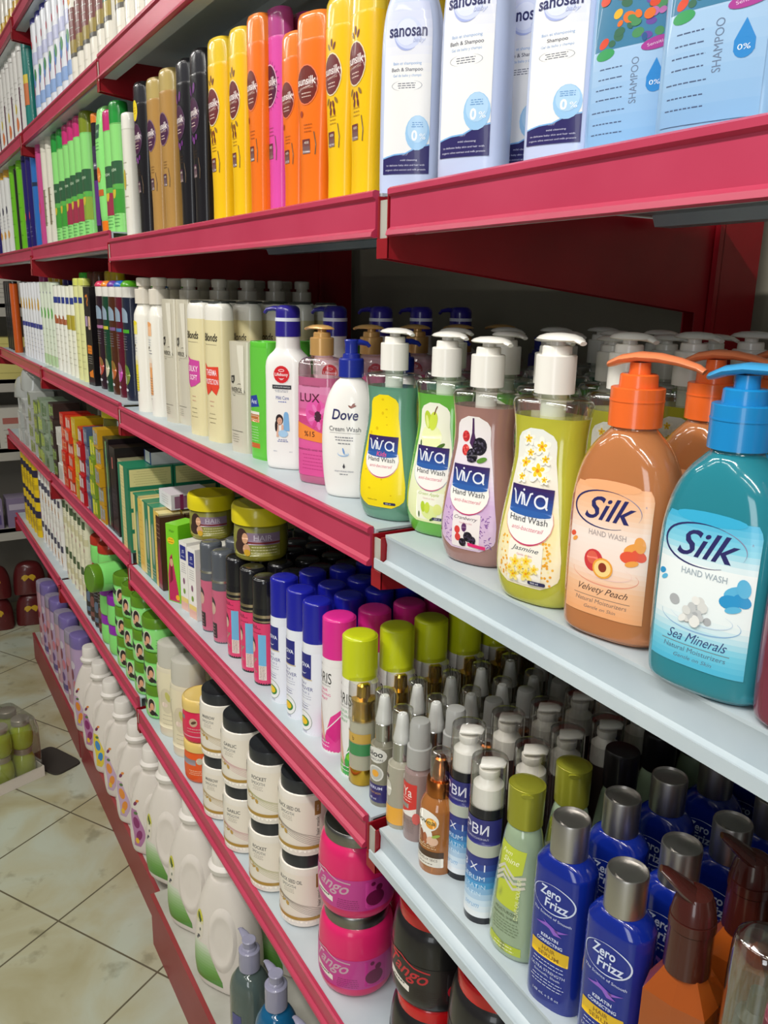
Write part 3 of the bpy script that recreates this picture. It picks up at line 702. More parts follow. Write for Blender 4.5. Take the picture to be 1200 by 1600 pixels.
# --- flat shampoo bottles -------------------------------------------------
def flat_bottle(name, cat, prof, bodym, cap, capm, D=None, n=26, caplabel=None, step=.005, sub=4, e_lab=None, lab='label'):
    p = smooth_prof(prof, sub); parts = [('body', loft_mesh('body', p, bodym, n), None, None)]
    if cap: parts.append(('cap', loft_mesh('cap', smooth_prof(cap, 3), capm, n), None, caplabel))
    if D: parts.append((lab, D.mesh(Surf(p), lab, step, off=.0005), None, None))
    return Kind(name, cat, parts)
def sunsilk(col, capc, ring='#e8d9b0', disc='#6b1f24', swirl='#6b1f24', extra=None, sticker=None):
    P = [(0, .0215, .015, 2.6), (0, .0215, .015, 2.6), (.004, .0235, .0165, 2.6), (.05, .0235, .0165, 2.5), (.10, .0265, .0178, 2.4), (.15, .0295, .0185, 2.4), (.198, .0300, .0185, 2.4), (.200, .0298, .0183, 2.4)]
    C = [(.2005, .0298, .0183, 2.4), (.2005, .0298, .0183, 2.4), (.225, .0292, .0180, 2.4), (.230, .0278, .0168, 2.4), (.2325, .0268, .0158, 2.4)]
    D = Decal()
    if swirl == 'burst':
        for k in range(22):
            a = 2*PI*k/22; D.stroke([(.019*math.cos(a), .150+.022*math.sin(a)), (.024*math.cos(a), .150+.027*math.sin(a))], .0008, '#8a2a70')
    if swirl == 'bow':
        D.ell(-.008, .182, .004, .008, '#6a2a78', .5); D.ell(.006, .184, .004, .007, '#6a2a78', -.4); D.ell(-.009, .122, .004, .005, '#6a2a78', .6); D.ell(0, .118, .0035, .005, '#8a4a98', .2); D.ell(.009, .122, .003, .004, '#6a2a78', -.4)
    D.ell(0, .150, .0205, .0235, ring); D.ell(0, .150, .0190, .0220, disc)
    D.text('sunsilk', 0, .1545, .0095, '#f3e6e4', .034, bold=.012); D.text('CO-CREATIONS', 0, .1465, .0020, '#d9b9a9', .026); D.lines(0, .1365, .1405, .018, 2, '#e3c9bd', .0011)
    if swirl not in ('burst', 'bow', 'none'):
        for k, (x, z, a) in enumerate(((-.006, .180, 2.2), (.0, .184, 1.6), (.006, .180, 1.0), (-.009, .121, .9), (-.003, .117, 1.2), (.004, .117, 1.9), (.010, .121, 2.3), (-.002, .109, 1.3), (.006, .109, 1.8))):
            D.ell(x, z, .0045, .0021, swirl if k % 3 else '#8f6a30', a)
    if extra: D.ell(-.010, .117, .0032, .0038, extra)
    D.lines(.002, .096, .104, .016, 3, mix(col, '#5a3a20', .5), .0012); D.shape(.070, .087, lambda z: .0075, grad((0, '#7d6a6a'), (1, disc)), 4, cx=lambda z: -.002); D.text('400', -.001, .083, .003, '#e8dccb', .009); D.stroke([(.0135, .068), (.0150, .080), (.0125, .095)], .0014, '#6a5640')
    if sticker: D.ell(-.002, .192, .0125, .0155, '#f2d818'); D.lines(-.002, .188, .196, .014, 3, '#c86a1a', .001)
    return flat_bottle('shampoo_bottle', 'shampoo', P, mat(col, .3, 0, .35), C, mat(capc, .22, 0, .5), D, 26)
K_SUNY = sunsilk('#f2c012', '#e9c634'); K_SUNO = sunsilk('#ee7318', '#ea8232', '#ee7a50', '#6e2018', 'none', '#a33c1a'); K_SUNP = sunsilk('#dc4fa8', '#b2488c', '#e9b0cf', '#4f1238', 'burst')
K_SUNB = sunsilk('#17151a', '#2e2e34', '#4a3a50', '#44163e', 'bow'); K_SUNT = sunsilk('#b08648', '#b9a264', '#8a6a80', '#44163e', 'none'); K_SUNBS = sunsilk('#17151a', '#2e2e34', '#4a3a50', '#44163e', 'bow', None, True)
# baby shampoo: pale lilac bottle with a panel label
def sano(kind):
    P = [(0, .0300, .0190, 3.2), (0, .0300, .0190, 3.2), (.004, .0325, .0215, 3.2), (.06, .0330, .0225, 3.0), (.14, .0325, .0225, 2.9), (.175, .0300, .0215, 2.8), (.195, .0245, .0195, 2.5), (.205, .0190, .0175, 2.2)]
    D = Decal(); RM = lambda z: z if z < .07 else .07+(z-.07)*.84; hw = lambda z: .0255*(1 if z < .155 else 1-((z-.155)/.04)**2*.32)
    D.shape(.022, .186, hw, grad((0, '#f0efee'), (.6, '#f2f0ee'), (.82, '#dcdff0'), (1, '#c9cfec')), 20)
    D.ell(.0, RM(.1735), .0145, .0155, '#cfd6f2'); D.ell(-.001, RM(.1745), .0115, .0125, '#dde2f6'); D.ring(0, RM(.1735), .0145, .0155, .0022, '#a7b2e2', 190, 300)
    D.text('sanosan', 0, RM(.1745), .0085, '#21245c', .040, bold=.02); D.text('baby', .012, RM(.1650), .0060, '#b9c2e6', .013, shear=.4)
    t = 'Bath & Shampoo' if kind != 'sh' else 'Shampoo'; w = .033 if kind != 'sh' else .019
    D.text('Bain et shampooing', 0, RM(.1395), .0036, '#7fa6d8', .030); D.text(t, 0, RM(.1325), .0046, '#3c3e52', w, bold=.008); D.text('Gel de baño y champú', 0, RM(.1260), .0034, '#7fa6d8', .030)
    D.lines(0, RM(.1125), RM(.1175), .022, 3, '#6b6e7c', .0008); D.ring(0, RM(.115), .0160, .0052, .0005, '#8d91a0', 120, 240); D.ring(0, RM(.115), .0160, .0052, .0005, '#8d91a0', -60, 60)
    D.poly([(-.0255, .022), (.0255, .022), (.0255, .050), (.012, .047), (0, .0415), (-.012, .0405), (-.0255, .0375)], '#2b2560'); D.stroke([(-.0255, .0380), (-.012, .0412), (0, .0422), (.012, .0478), (.0255, .0508)], .0014, '#7fb4e6')
    D.ell(.0125, .0620, .0128, .0170, '#9cc8ec'); D.ell(.0125, .0655, .0105, .0130, '#b2d5f1'); D.text('0', .0095, .0595, .0105, '#f6f8fc', .0062, bold=.03); D.text('%', .0180, .0585, .0058, '#f6f8fc', .0062); D.lines(.0125, .0680, .0720, .014, 3, '#5f93cc', .0007)
    D.text('mild cleansing', .004, .0355, .0023, '#d6d6ea', .018); D.text('to delicate baby skin and hair with', 0, .0305, .0023, '#d6d6ea', .042); D.text('organic olive extract and milk protein', 0, .0260, .0023, '#d6d6ea', .044)
    k = flat_bottle('baby_shampoo_bottle', 'baby shampoo', P, mat('#c2cdea', .33, 0, .35), [(.2055, .019, .0175, 2.2), (.2055, .019, .0175, 2.2), (.23, .018, .0165, 2.2), (.232, .016, .015, 2.2)], mat('#dfe4f4', .3, 0, .3), D, 34)
    return k
K_SANO = sano('bath'); K_SANOS = sano('sh')
# ribbed grips on the sides belong to the body surface; kept as a part
def fishb():
    P = [(0, .041, .023, 3.4), (0, .041, .023, 3.4), (.004, .0435, .0255, 3.4), (.08, .0440, .0260, 3.2), (.18, .0430, .0255, 3.0), (.205, .038, .023, 2.7), (.218, .026, .019, 2.4)]
    D = Decal(); R = random.Random(11)
    D.shape(.012, .200, lambda z: .034, grad((0, '#86b2dc'), (.5, '#a4c4e4'), (.7, '#b6cfe8'), (1, '#b6cfe8')), 12)
    D.rect(-.033, .108, .031, .200, '#3d7ca0')
    for _ in range(60): D.ell(R.uniform(-.027, .025), R.uniform(.112, .194), R.uniform(.002, .006), R.uniform(.002, .005), R.choice(('#3a6a52', '#e0702c', '#e8b02e', '#6a4a9c', '#b86aa8', '#2c5a8c', '#4a8c5a', '#d8482c', '#5ab0c4')), R.uniform(0, 3))
    D.ell(-.022, .104, .0085, .0055, '#3a9c5c', .15); D.ell(.021, .106, .013, .0058, '#a83a92', .2); D.text('Sensitive', .021, .106, .003, '#e6c8e2', .016, rot=.2)
    D.poly([(.021, .092), (.0275, .075), (.0275, .066), (.021, .060), (.0145, .066), (.0145, .075)], '#2c86cc'); D.ell(.021, .0685, .0065, .0085, '#2c86cc'); D.text('0%', .021, .069, .0045, '#e6f0fa', .008)
    for z in (.090, .080, .070, .060, .048, .036, .026): D.lines(-.016, z, z, .026 if z > .05 else .03, 1, '#4a5a7c', .0011)
    D.text('SHAMPOO', .0045, .074, .006, '#6a7c98', .044, rot=PI/2)
    return flat_bottle('children_shampoo_bottle', 'shampoo', P, mat('#8fb6dc', .3, 0, .4), None, None, D, 34)
K_FISH = fishb()
def simple(col, capc, h=.20, hw=.024, hd=.016, caph=.03, bands=(), e=2.5, top=None, txt=None, txtc='#3a3a3a', name='shampoo_bottle', cat='shampoo', n=18, taper=1.0, capw=1.0, rough=.32, curve=0):
    # an upright bottle with printed bands: (z0, z1, colour, width share)
    w1 = hw*taper; d1 = hd*taper
    P = [(0, hw*.92, hd*.9, e), (0, hw*.92, hd*.9, e), (.004, hw, hd, e), (h*.5, (hw+w1)/2, (hd+d1)/2, e), (h-.012, w1, d1, e), (h-.002, w1*.9 if capw < .95 else w1, d1*.9 if capw < .95 else d1, e), (h, w1*min(1, capw*1.05), d1*min(1, capw*1.05), e)]
    cw, cd = w1*capw, d1*capw
    if capw < .95: cd = cw = min(cw, cd*1.4)
    C = [(h, cw, cd, e if capw >= .95 else 2), (h, cw, cd, e if capw >= .95 else 2), (h+caph*.85, cw*.97, cd*.97, e if capw >= .95 else 2), (h+caph, cw*.8, cd*.8, e if capw >= .95 else 2)] if caph else None
    D = None
    if bands or txt:
        D = Decal()
        for b in bands:
            if len(b) == 4:
                z0, z1, c, f = b
                if callable(c): D.shape(z0*h, z1*h, lambda z: hw*f*1.15, c, 8)
                else: D.rect(-hw*f*1.15, z0*h, hw*f*1.15, z1*h, c)
            elif b[0] == 'e': _, z, rx, rz, c = b; D.ell(0, z*h, rx, rz, c)
            elif b[0] == 'l': _, z0, z1, c, nn = b; D.lines(0, z0*h, z1*h, hw*1.4, nn, c, .0013)
            elif b[0] == 't': _, s, z, hh, w, c = b; D.text(s, 0, z*h, hh, c, w, bold=.01)
            elif b[0] == 'o': _, x, z, rx, rz, c = b; D.ell(x, z*h, rx, rz, c)
    return flat_bottle(name, cat, P, mat(col, rough, 0, .3), C, mat(capc, .3, 0, .35), D, n, step=.008)
# green shampoos in the second bay
GR = '#8fdb7c'
def gfresh(cap, art): return simple(GR, cap, .225, .027, .018, .045, [(.45, .66, '#2f5c3c', 1.0), (.18, .45, art, 1.0), ('e', .38, .010, .014, '#d8c23a'), ('l', .06, .16, '#3f8f4c', 4), ('t', 'FRESH', .58, .006, .03, '#cfe6c6'), (.40, .45, '#5ab04c', 1.0)], n=18)
K_GG = gfresh('#23943a', '#3f9a36'); K_GP = gfresh('#c42a72', '#9c3048'); K_GO = gfresh('#7c8a1e', '#8aa83a')
K_GT = flat_bottle('shampoo_bottle', 'shampoo', [(.032, .020, .016, 2.6), (.032, .020, .016, 2.6), (.06, .025, .018, 2.6), (.2, .029, .019, 2.8), (.275, .030, .010, 3.2), (.28, .030, .004, 3.6)], mat('#8ee07c', .32, 0, .3),
    [(0, .0185, .015, 2.6), (0, .0185, .015, 2.6), (.006, .0195, .016, 2.6), (.030, .0215, .0165, 2.6), (.0315, .020, .016, 2.6)], pla('#ee7a18'),
    (lambda D: (D.rect(-.012, .215, .012, .245, '#2f5c48', .002), D.text('GARDEN', 0, .230, .005, '#bfe0c0', .018), D.lines(0, .190, .205, .026, 3, '#3f7a4c', .0012), D.ell(0, .135, .013, .017, '#e07a2a'), D.ell(.003, .130, .008, .009, '#f0a04a'), D.rect(-.018, .088, .018, .102, '#c8622a'), D)[-1])(Decal()), 24, 'orange flip cap the tube stands on')

# --- shelf B second bay
def verosa(h):
    k = h/.245
    P = [(0, .0245, .0150, 3.2), (0, .0245, .0150, 3.2), (.004*k, .0268, .0172, 3.2), (.10*k, .0275, .0175, 3.0), (.19*k, .0285, .0170, 3.0), (.24*k, .0290, .0165, 3.2), (h-.001, .0288, .0163, 3.2), (h, .0270, .0150, 3.2)]
    D = Decal(); D.poly([(-.014, .170*k), (-.004, .172*k), (-.004, .160*k), (-.009, .153*k), (-.014, .156*k)], '#35332f'); D.text('B', -.009, .163*k, .006, '#d8d2c0', .004)
    D.text('WEROSA', .004, .140*k, .0085, '#57534a', .036, bold=.01); D.ring(.010, .1475*k, .009, .005, .0008, '#57534a', 40, 140); D.stroke([(-.014, .132*k), (.022, .132*k)], .0004, '#8d8776'); D.ring(-.006, .130*k, .003, .002, .0008, '#57534a', 180, 360)
    D.stroke([(-.016, .036), (.016, .036)], .0007, '#4a463e'); D.lines(-.004, .018, .030, .020, 4, '#8d8776', .0008)
    b = flat_bottle('lotion_bottle', 'lotion', P, mat('#d6cfbb', .3, .15, .4), None, None, D, 30)
    # moulded drop-shaped facet down the front
    m = MB(); S = Surf(smooth_prof(P, 4)); z0, z1 = h*.55, h*.97; pts = []
    for i in range(13):
        t = i/12; z = z1+(z0-z1)*t; pts.append((z, .004*(1-t)+.016*t, .021-.001*t))
    for z, ua, ub in pts: m.v.append(S(min(ua, ub), z, .0008)); m.v.append(S(ub, z, .0008))
    for i in range(12): m.f.append((2*i, 2*i+1, 2*i+3, 2*i+2)); m.m.append(0)
    b.parts.append(('moulded_facet', m.mesh('moulded_facet', [mat('#e9e3d2', .2, .1, .5)]), 0, None))
    return b
K_VERS = verosa(.183); K_VERT = verosa(.245)
def blonds(col, words, h=.245):
    P = [(0, .0270, .0165, 3.0), (0, .0270, .0165, 3.0), (.004, .0295, .0188, 3.0), (.10, .0300, .0192, 2.9), (.205, .0305, .0192, 2.8), (.208, .0303, .019, 2.8)]
    D = Decal(); D.text('Blonds', 0, .184, .0135, '#2b2724', .040, bold=.01, shear=.25); D.stroke([(-.018, .1715), (.018, .1715)], .0006, '#a09880')
    D.poly([(-.020, .096), (-.022, .128), (-.014, .136), (-.020, .146), (-.008, .140), (.020, .138), (.021, .100), (.006, .092), (-.012, .088)] if words[0] == 'SILKY' else [(-.021, .100), (-.022, .140), (-.012, .132), (.020, .134), (.021, .098), (.014, .084), (.0, .092), (-.014, .082)], col)
    D.text(words[0], 0, .123, .0105, '#fbe6ee', .032, bold=.01); D.text(words[1], 0, .107, .0095, '#fbe6ee', .026 if len(words[1]) < 6 else .038, bold=.01)
    D.lines(0, .064, .072, .014, 2, '#c88a7c', .0011); D.lines(0, .034, .050, .024, 3, '#8c8266', .0010)
    k = flat_bottle('lotion_bottle', 'lotion', P, mat('#e2d6a8', .33, 0, .3), None, None, D, 30)
    c = MB(); c.loft(smooth_prof([(.2085, .0303, .019, 2.8), (.2085, .0303, .019, 2.8), (.225, .0300, .0188, 2.8), (.236, .0285, .0175, 2.8), (.2415, .0240, .014, 2.8)], 3), 30)
    k.parts.append(('cap', c.mesh('cap', [mat('#ece8de', .28, 0, .4)]), None, 'white cap'))
    t = MB(); t.loft([(.2405, .0235, .0150, 2.6), (.2440, .0225, .014, 2.6), (.2450, .020, .012, 2.6)], 24); k.parts.append(('cap_lid', t.mesh('cap_lid', [mat('#3a3d3a', .3, 0, .3)]), len(k.parts)-1, 'dark flip lid'))
    return k
K_BLS = blonds('#d0489f', ('SILKY', 'SOFT')); K_BLT = blonds('#e4452f', ('THERMA', 'PROTECTION'))
D = Decal(); D.rect(-.024, .004, .024, .178, '#63c23f'); D.poly([(-.022, .100), (.000, .104), (.006, .086), (-.022, .082)], '#2a3f9a'); D.text('Anti', -.008, .093, .007, '#dfe6f6', .016); D.rect(-.022, .060, .006, .076, '#b8713a', .001); D.rect(-.022, .0725, .006, .077, '#ece8dc'); D.lines(-.008, .064, .070, .022, 2, '#f0e0c8', .001); D.lines(-.008, .030, .052, .022, 6, '#c6e6b6', .0009); D.rect(-.022, .018, .006, .026, '#c8642a')
K_GREEN = flat_bottle('shampoo_bottle', 'shampoo', [(0, .0235, .0150, 3.6), (0, .0235, .0150, 3.6), (.004, .0255, .0165, 3.6), (.10, .0262, .0170, 3.4), (.18, .0262, .0170, 3.4), (.184, .0245, .0155, 3.4)], mat('#5dbf38', .3, 0, .35), None, None, D, 30)
def wpump(c1, c2):
    P = [(0, .025, .0235, 2.2), (0, .025, .0235, 2.2), (.005, .0282, .0255, 2.2), (.10, .0288, .026, 2.2), (.195, .0285, .0258, 2.2), (.215, .0250, .0235, 2.1), (.228, .0180, .0180, 2), (.232, .0172, .0172, 2)]
    D = Decal(); D.rect(-.014, .168, .012, .192, c2); D.ell(-.001, .192, .013, .005, c1); D.lines(-.001, .150, .160, .022, 3, '#a9b2c2', .0012); D.ell(-.004, .1435, .006, .0024, '#3a3220', .3); D.lines(-.001, .132, .138, .024, 2, '#6a6f80', .0012)
    D.shape(.045, .122, lambda z: .0105, grad((0, c1), (.7, c1), (1, '#f4f0e6')), 8, cx=lambda z: -.002); D.lines(-.002, .048, .080, .024, 7, '#55555c', .0010); D.lines(-.004, .036, .044, .016, 2, '#8a8a90', .0009)
    b = MB(); z = .2325; r = .0215
    b.lathe([(z, r), (z+.030, r), (z+.031, r*.96)], 28); b.lathe([(z+.031, r*.62), (z+.037, r*.60)], 22)
    b.loft(smooth_prof([(z+.037, .0165, .0165, 2), (z+.037, .0165, .0165, 2), (z+.050, .0172, .0172, 2), (z+.0535, .0160, .0160, 2), (z+.0545, .012, .012, 2)], 2), 24)
    b.sweep([(.010, z+.044, .008, .005), (.026, z+.047, .006, .004), (.033, z+.044, .0045, .003)], PI*.9)
    return Kind('lotion_pump_bottle', 'lotion', [('body', loft_mesh('body', smooth_prof(P, 4), mat('#efebe0', .3, 0, .35), 28), None, None), ('pump', b.mesh('pump', [mat('#ddd5c6', .35, 0, .25)]), None, 'wide white pump'), ('label', D.mesh(Surf(smooth_prof(P, 4)), 'label', .005), None, None)])
K_WPY = wpump('#f0dc28', '#f2e470'); K_WPO = wpump('#f0a868', '#f4c094')
def dark_oil(body, dome, art, band2):
    P = [(0, .0255, .0200, 2.5), (0, .0255, .0200, 2.5), (.004, .0275, .0215, 2.5), (.10, .0278, .0218, 2.5), (.20, .0280, .0218, 2.5), (.236, .0275, .0215, 2.5), (.238, .027, .021, 2.5)]
    D = Decal(); D.ell(0, .200, .022, .016, '#8fa2b4'); D.rect(-.022, .182, .022, .200, '#8fa2b4'); D.rect(-.024, .158, .024, .166, band2); D.lines(0, .120, .150, .034, 6, '#8a8290', .0012)
    D.ell(.0, .060, .020, .024, art); D.ell(-.006, .048, .010, .010, mix(art, '#ffffff', .35)); D.ell(.008, .072, .009, .012, mix(art, '#3a7a2a', .5), .5); D.ell(0, .024, .010, .0036, '#cfd0d6')
    k = flat_bottle('hair_oil_bottle', 'hair oil', P, mat(body, .28, 0, .4), [(.2385, .027, .021, 2.5), (.2385, .027, .021, 2.5), (.262, .0275, .0215, 2.5), (.263, .026, .020, 2.5)], mat('#e6e2da', .3, 0, .3), D, 24, 'white collar')
    c = MB(); c.loft(smooth_prof([(.2635, .0285, .0225, 2.4), (.2635, .0285, .0225, 2.4), (.268, .0285, .0225, 2.4), (.276, .0200, .016, 2.4), (.278, .008, .007, 2.4)], 3), 24); k.parts.append(('cap_lid', c.mesh('cap_lid', [pla(dome)]), 1, 'coloured domed cap'))
    return k
K_DO = [dark_oil('#1c2338', '#5cb41e', '#7a8a3a', '#4aa828'), dark_oil('#5a1024', '#2a6ac0', '#c04aa8', '#4a7aa8'), dark_oil('#4a2410', '#6a3a9c', '#b8622e', '#7a5a8a'), dark_oil('#14402a', '#ee8a2a', '#d8d0b0', '#c8c03a'), dark_oil('#2a1420', '#d8325c', '#b84a3a', '#b0709c')]
def box_kind(w, d, h, front, side=None, top=None, dec=None, name='hair_dye_box', cat='box', sdec=None, glossy=.35):
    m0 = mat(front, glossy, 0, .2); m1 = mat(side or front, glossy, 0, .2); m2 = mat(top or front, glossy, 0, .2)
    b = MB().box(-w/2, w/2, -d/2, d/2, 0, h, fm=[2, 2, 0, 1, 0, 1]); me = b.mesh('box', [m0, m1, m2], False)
    parts = [('carton', me, None, None)]
    if dec: parts.append(('front_print', dec.mesh(flat_surf(-d/2), 'front_print', 0), None, None))
    if sdec: parts.append(('side_print', sdec.mesh(flat_surf(w/2, 'x'), 'side_print', 0), None, None))
    return Kind(name, cat, parts)
def blkbox(face):
    D = Decal(); D.rect(-.020, .215, .020, .245, '#26211e'); D.stroke([(-.010, .236), (.004, .240), (.010, .230), (.002, .222), (.006, .212)], .006, '#e8821e')
    if face: D.rect(.002, .150, .022, .185, '#d9b896', .004); D.ell(.012, .158, .004, .0015, '#4a2a20'); D.rect(-.022, .158, -.004, .185, '#b49ac0')
    D.rect(-.018, .085, .020, .108, '#ea8420', .002); D.lines(0, .092, .101, .03, 2, '#7a3a10', .0014); D.lines(0, .060, .078, .036, 4, '#b8b0a8', .0012); D.poly([(-.016, .034), (.018, .044), (.020, .022), (-.012, .022)], '#ea8420')
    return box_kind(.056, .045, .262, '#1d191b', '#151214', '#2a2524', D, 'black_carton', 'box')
K_BLK = blkbox(True)
def tubeb(body, cap, caph=.03, h=.235, art=(), w=.024): return simple(body, cap, h, w, .016, caph, art, e=2.6, n=16)
K_TW = [tubeb('#e6e8ec', '#dfe2e6', 0, .275, [('o', -.004, .70, .006, .012, '#d8a85a'), ('o', .006, .72, .005, .020, '#e8b02e'), ('o', .002, .76, .003, .014, '#e6c84a'), (.42, .48, '#3a3f8c', 1.0), ('l', .12, .34, '#8a90b0', 5)]),
        tubeb('#dfe8d4', '#cfe0c4', 0, .275, [('e', .64, .013, .018, '#63b84a'), ('t', 'NIVEA', .88, .006, .016, '#2b3c8c'), ('l', .14, .45, '#8aa07c', 5), (.02, .14, '#b8d4a4', 1.1)]),
        tubeb('#eeeee2', '#e6e6da', 0, .265, [(.80, .87, '#2b3c8c', .7), (.56, .62, '#a85a34', 1.0), ('e', .62, .012, .012, '#b8693f'), ('l', .14, .50, '#a8a894', 6)]),
        tubeb('#eeeeda', '#dfe09a', 0, .265, [(.80, .87, '#2b3c8c', .7), (.52, .68, '#b2a22e', 1.0), ('l', .14, .46, '#a8a894', 6)]),
        tubeb('#e2e2a0', '#d4d86a', .02, .265, [(.82, .88, '#2b3c8c', .6), ('l', .14, .5, '#b4b47c', 6)])]
K_PALE_OR = tubeb('#cc5a1c', '#c2551a', 0, .27)
K_BKB = tubeb('#1d1c1e', '#141414', .03, .25, [('l', .3, .7, '#6a6a70', 6)])
K_BACKCAP = {c: simple('#cfcabc', c, .245, .027, .020, .040, n=16) for c in ('#c8428c', '#e8b81e', '#36208a', '#4fd03c', '#6b3a20', '#e0c020')}

# --- shelf C -------------------------------------------------------------
def spray(body, cap, D, h=.148, H=.207, r=.0245, nm='aerosol_can', cat='spray', capr=None, rim=True, caplab=None):
    pr = smooth_prof([(0, r*.93, r*.93, 2), (0, r*.93, r*.93, 2), (.003, r, r, 2), (h-.012, r, r, 2), (h-.002, r*.93, r*.93, 2), (h, r*.86, r*.86, 2)], 3)
    cr = capr or r*.985
    parts = [('can', loft_mesh('can', pr, body, 30), None, None),
             ('cap', loft_mesh('cap', smooth_prof([(h-.008, cr, cr, 2), (h-.008, cr, cr, 2), (H-.010, cr, cr, 2), (H-.004, cr*.96, cr*.96, 2), (H-.001, cr*.84, cr*.84, 2), (H, cr*.6, cr*.6, 2)], 3), cap, 30), None, caplab)]
    if D: parts.append(('label', D.mesh(Surf([q for q in pr if q[0] < h-.011]), 'label', .004, off=.0004), None, None))
    return Kind(nm, cat, parts)
def paris(c, c2):
    D = Decal(); D.shape(.002, .134, lambda z: .060, '#e9e6e4', 2)
    D.poly([(-.060, .002), (.060, .002), (.060, .075), (.045, .085), (.012, .058), (-.002, .012)], c2); D.poly([(-.060, .002), (-.002, .002), (-.002, .022), (-.012, .030), (-.022, .038), (-.060, .038)], c)
    D.poly([(.004, .030), (.040, .080), (.050, .080), (.050, .060), (.020, .018)], c); D.stroke([(-.002, .028), (.050, .088)], .0014, '#f4f0f0')
    for x, a in ((-.018, .35), (-.008, .30)): D.poly([(x-.010, .075), (x-.003, .075), (x+.007, .036), (x+.012, .016), (x+.008, .016), (x+.001, .034)], '#dcae90')
    D.text('PARIS', -.004, .117, .0165, '#2a2628', .034, bold=.002); D.text('COLLECTION', -.003, .1055, .0024, '#5a5658', .028)
    for k, t in enumerate(('HAIR', 'REMOVING', 'SPRAY')): D.text(t, -.001, .0985-.0068*k, .0042, c2 if c2 != '#35a844' else '#6aa87a', .026 if k == 1 else .016)
    D.lines(-.002, .010, .016, .026, 2, '#f4e6ee', .0012)
    return D
K_PINK = spray(mat('#e9e6e4', .25, 0, .4), pla('#dc2a8e'), paris('#d81f84', '#e2368f'), caplab='hot pink cap')
K_LIME = spray(mat('#e9e6e4', .25, 0, .4), pla('#c4cc1a'), paris('#7ac62e', '#35a844'), caplab='yellow-green cap')
D = Decal(); D.shape(.002, .134, lambda z: .055, '#e8eaf2', 2); D.rect(-.016, .092, .014, .132, '#23267c'); D.rect(-.0175, .0905, .0155, .0925, '#c9b896'); D.text('NOVA', .0, .114, .0065, '#e8eaf6', .024, bold=.02); D.ring(-.001, .104, .007, .004, .0012, '#e8eaf6', 200, 340)
D.text('SPRAY', -.004, .084, .004, '#5a5c9a', .020); D.text('REMOVER', 0, .0765, .0058, '#3c3e8a', .034); D.text('WITH VIT. E', 0, .069, .0036, '#6a6ca8', .022); D.lines(0, .060, .064, .028, 2, '#9a9cb8', .0009); D.ring(-.004, .050, .020, .002, .0006, '#6a6ca8', 20, 160)
D.lines(0, .044, .048, .02, 2, '#4a4c8a', .0012); D.ell(0, .0225, .0155, .0165, '#8a9a8c'); D.ell(0, .0225, .0145, .0155, '#eef0ee'); D.ell(.0, .0215, .0105, .0085, '#3c8a3c'); D.ell(-.001, .022, .0085, .0060, '#f2c81e'); D.lines(0, .004, .006, .014, 2, '#8a8ca8', .0008)
K_NOVA = spray(mat('#e8eaf0', .22, 0, .45), mat('#1b1f9c', .25, 0, .5), D, .150, .212, .0225, caplab='royal blue cap')
D = Decal(); D.shape(.002, .112, lambda z: .055, '#dc3a6c', 2); D.text('OVA', 0, .105, .005, '#5a1a30', .018); D.lines(.002, .094, .102, .03, 2, '#8a2040', .0012)
D.rect(.010, .036, .024, .092, '#6fb4dc'); D.rect(.010, .010, .024, .036, '#e6d6cc'); D.lines(.017, .012, .034, .011, 9, '#5a4a4a', .0007)
D.ell(-.006, .070, .010, .014, '#2a1a20'); D.ell(-.003, .066, .006, .010, '#d9b8a4'); D.stroke([(-.020, .050), (-.006, .044), (.006, .048), (-.010, .030), (.006, .022)], .0035, '#a88a7a')
K_BKC = spray(mat('#17161a', .22, 0, .5), mat('#17161a', .2, 0, .6), D, .140, .190, .0225, caplab='glossy black cap')
b = MB(); b.lathe([(.1215, .0229), (.1265, .0229)], 30); K_BKC.parts.append(('cap_band', b.mesh('cap_band', [met('#cbb997', .3)]), 1, 'pale gold band'))
b = MB(); b.lathe([(.1135, .0229), (.1165, .0229)], 30); K_BKC.parts.append(('cap_band', b.mesh('cap_band', [met('#cbb997', .3)]), 1, 'pale gold band'))
D = Decal(); D.shape(.002, .105, lambda z: .050, '#c8627e', 2); D.ell(-.002, .076, .010, .014, '#3c3438'); D.ell(0, .068, .008, .012, '#cfae9c'); D.rect(-.008, .010, .010, .040, '#3a3034', .002); D.lines(0, .014, .034, .012, 4, '#d8a0a8', .001)
K_GRC = spray(mat('#5c5f66', .22, 0, .5), mat('#555960', .22, 0, .6), D, .132, .180, .0215, caplab='grey cap under clear wrap')
b = MB(); b.lathe([(.1200, .0219), (.1245, .0219)], 30); K_GRC.parts.append(('cap_band', b.mesh('cap_band', [met('#d8d4c8', .3)]), 1, 'silver band'))
D = Decal(); D.rect(-.012, .112, .012, .142, '#232a86'); D.text('JS', 0, .129, .008, '#dfe2f4', .010); D.text('NOVA', 0, .119, .003, '#dfe2f4', .014); D.lines(0, .085, .104, .022, 5, '#8a8a90', .0009); D.ell(0, .066, .004, .007, '#8a5a78'); D.ell(.0, .044, .0045, .006, '#7aa03a'); D.rect(-.015, .002, .015, .030, '#ecd27c'); D.shape(.002, .02, lambda z: .015, '#e8b8a8', 3)
K_WBX = box_kind(.032, .045, .150, '#eeeae4', '#e6e2dc', '#e0ddd6', D, 'cosmetic_box', 'box')
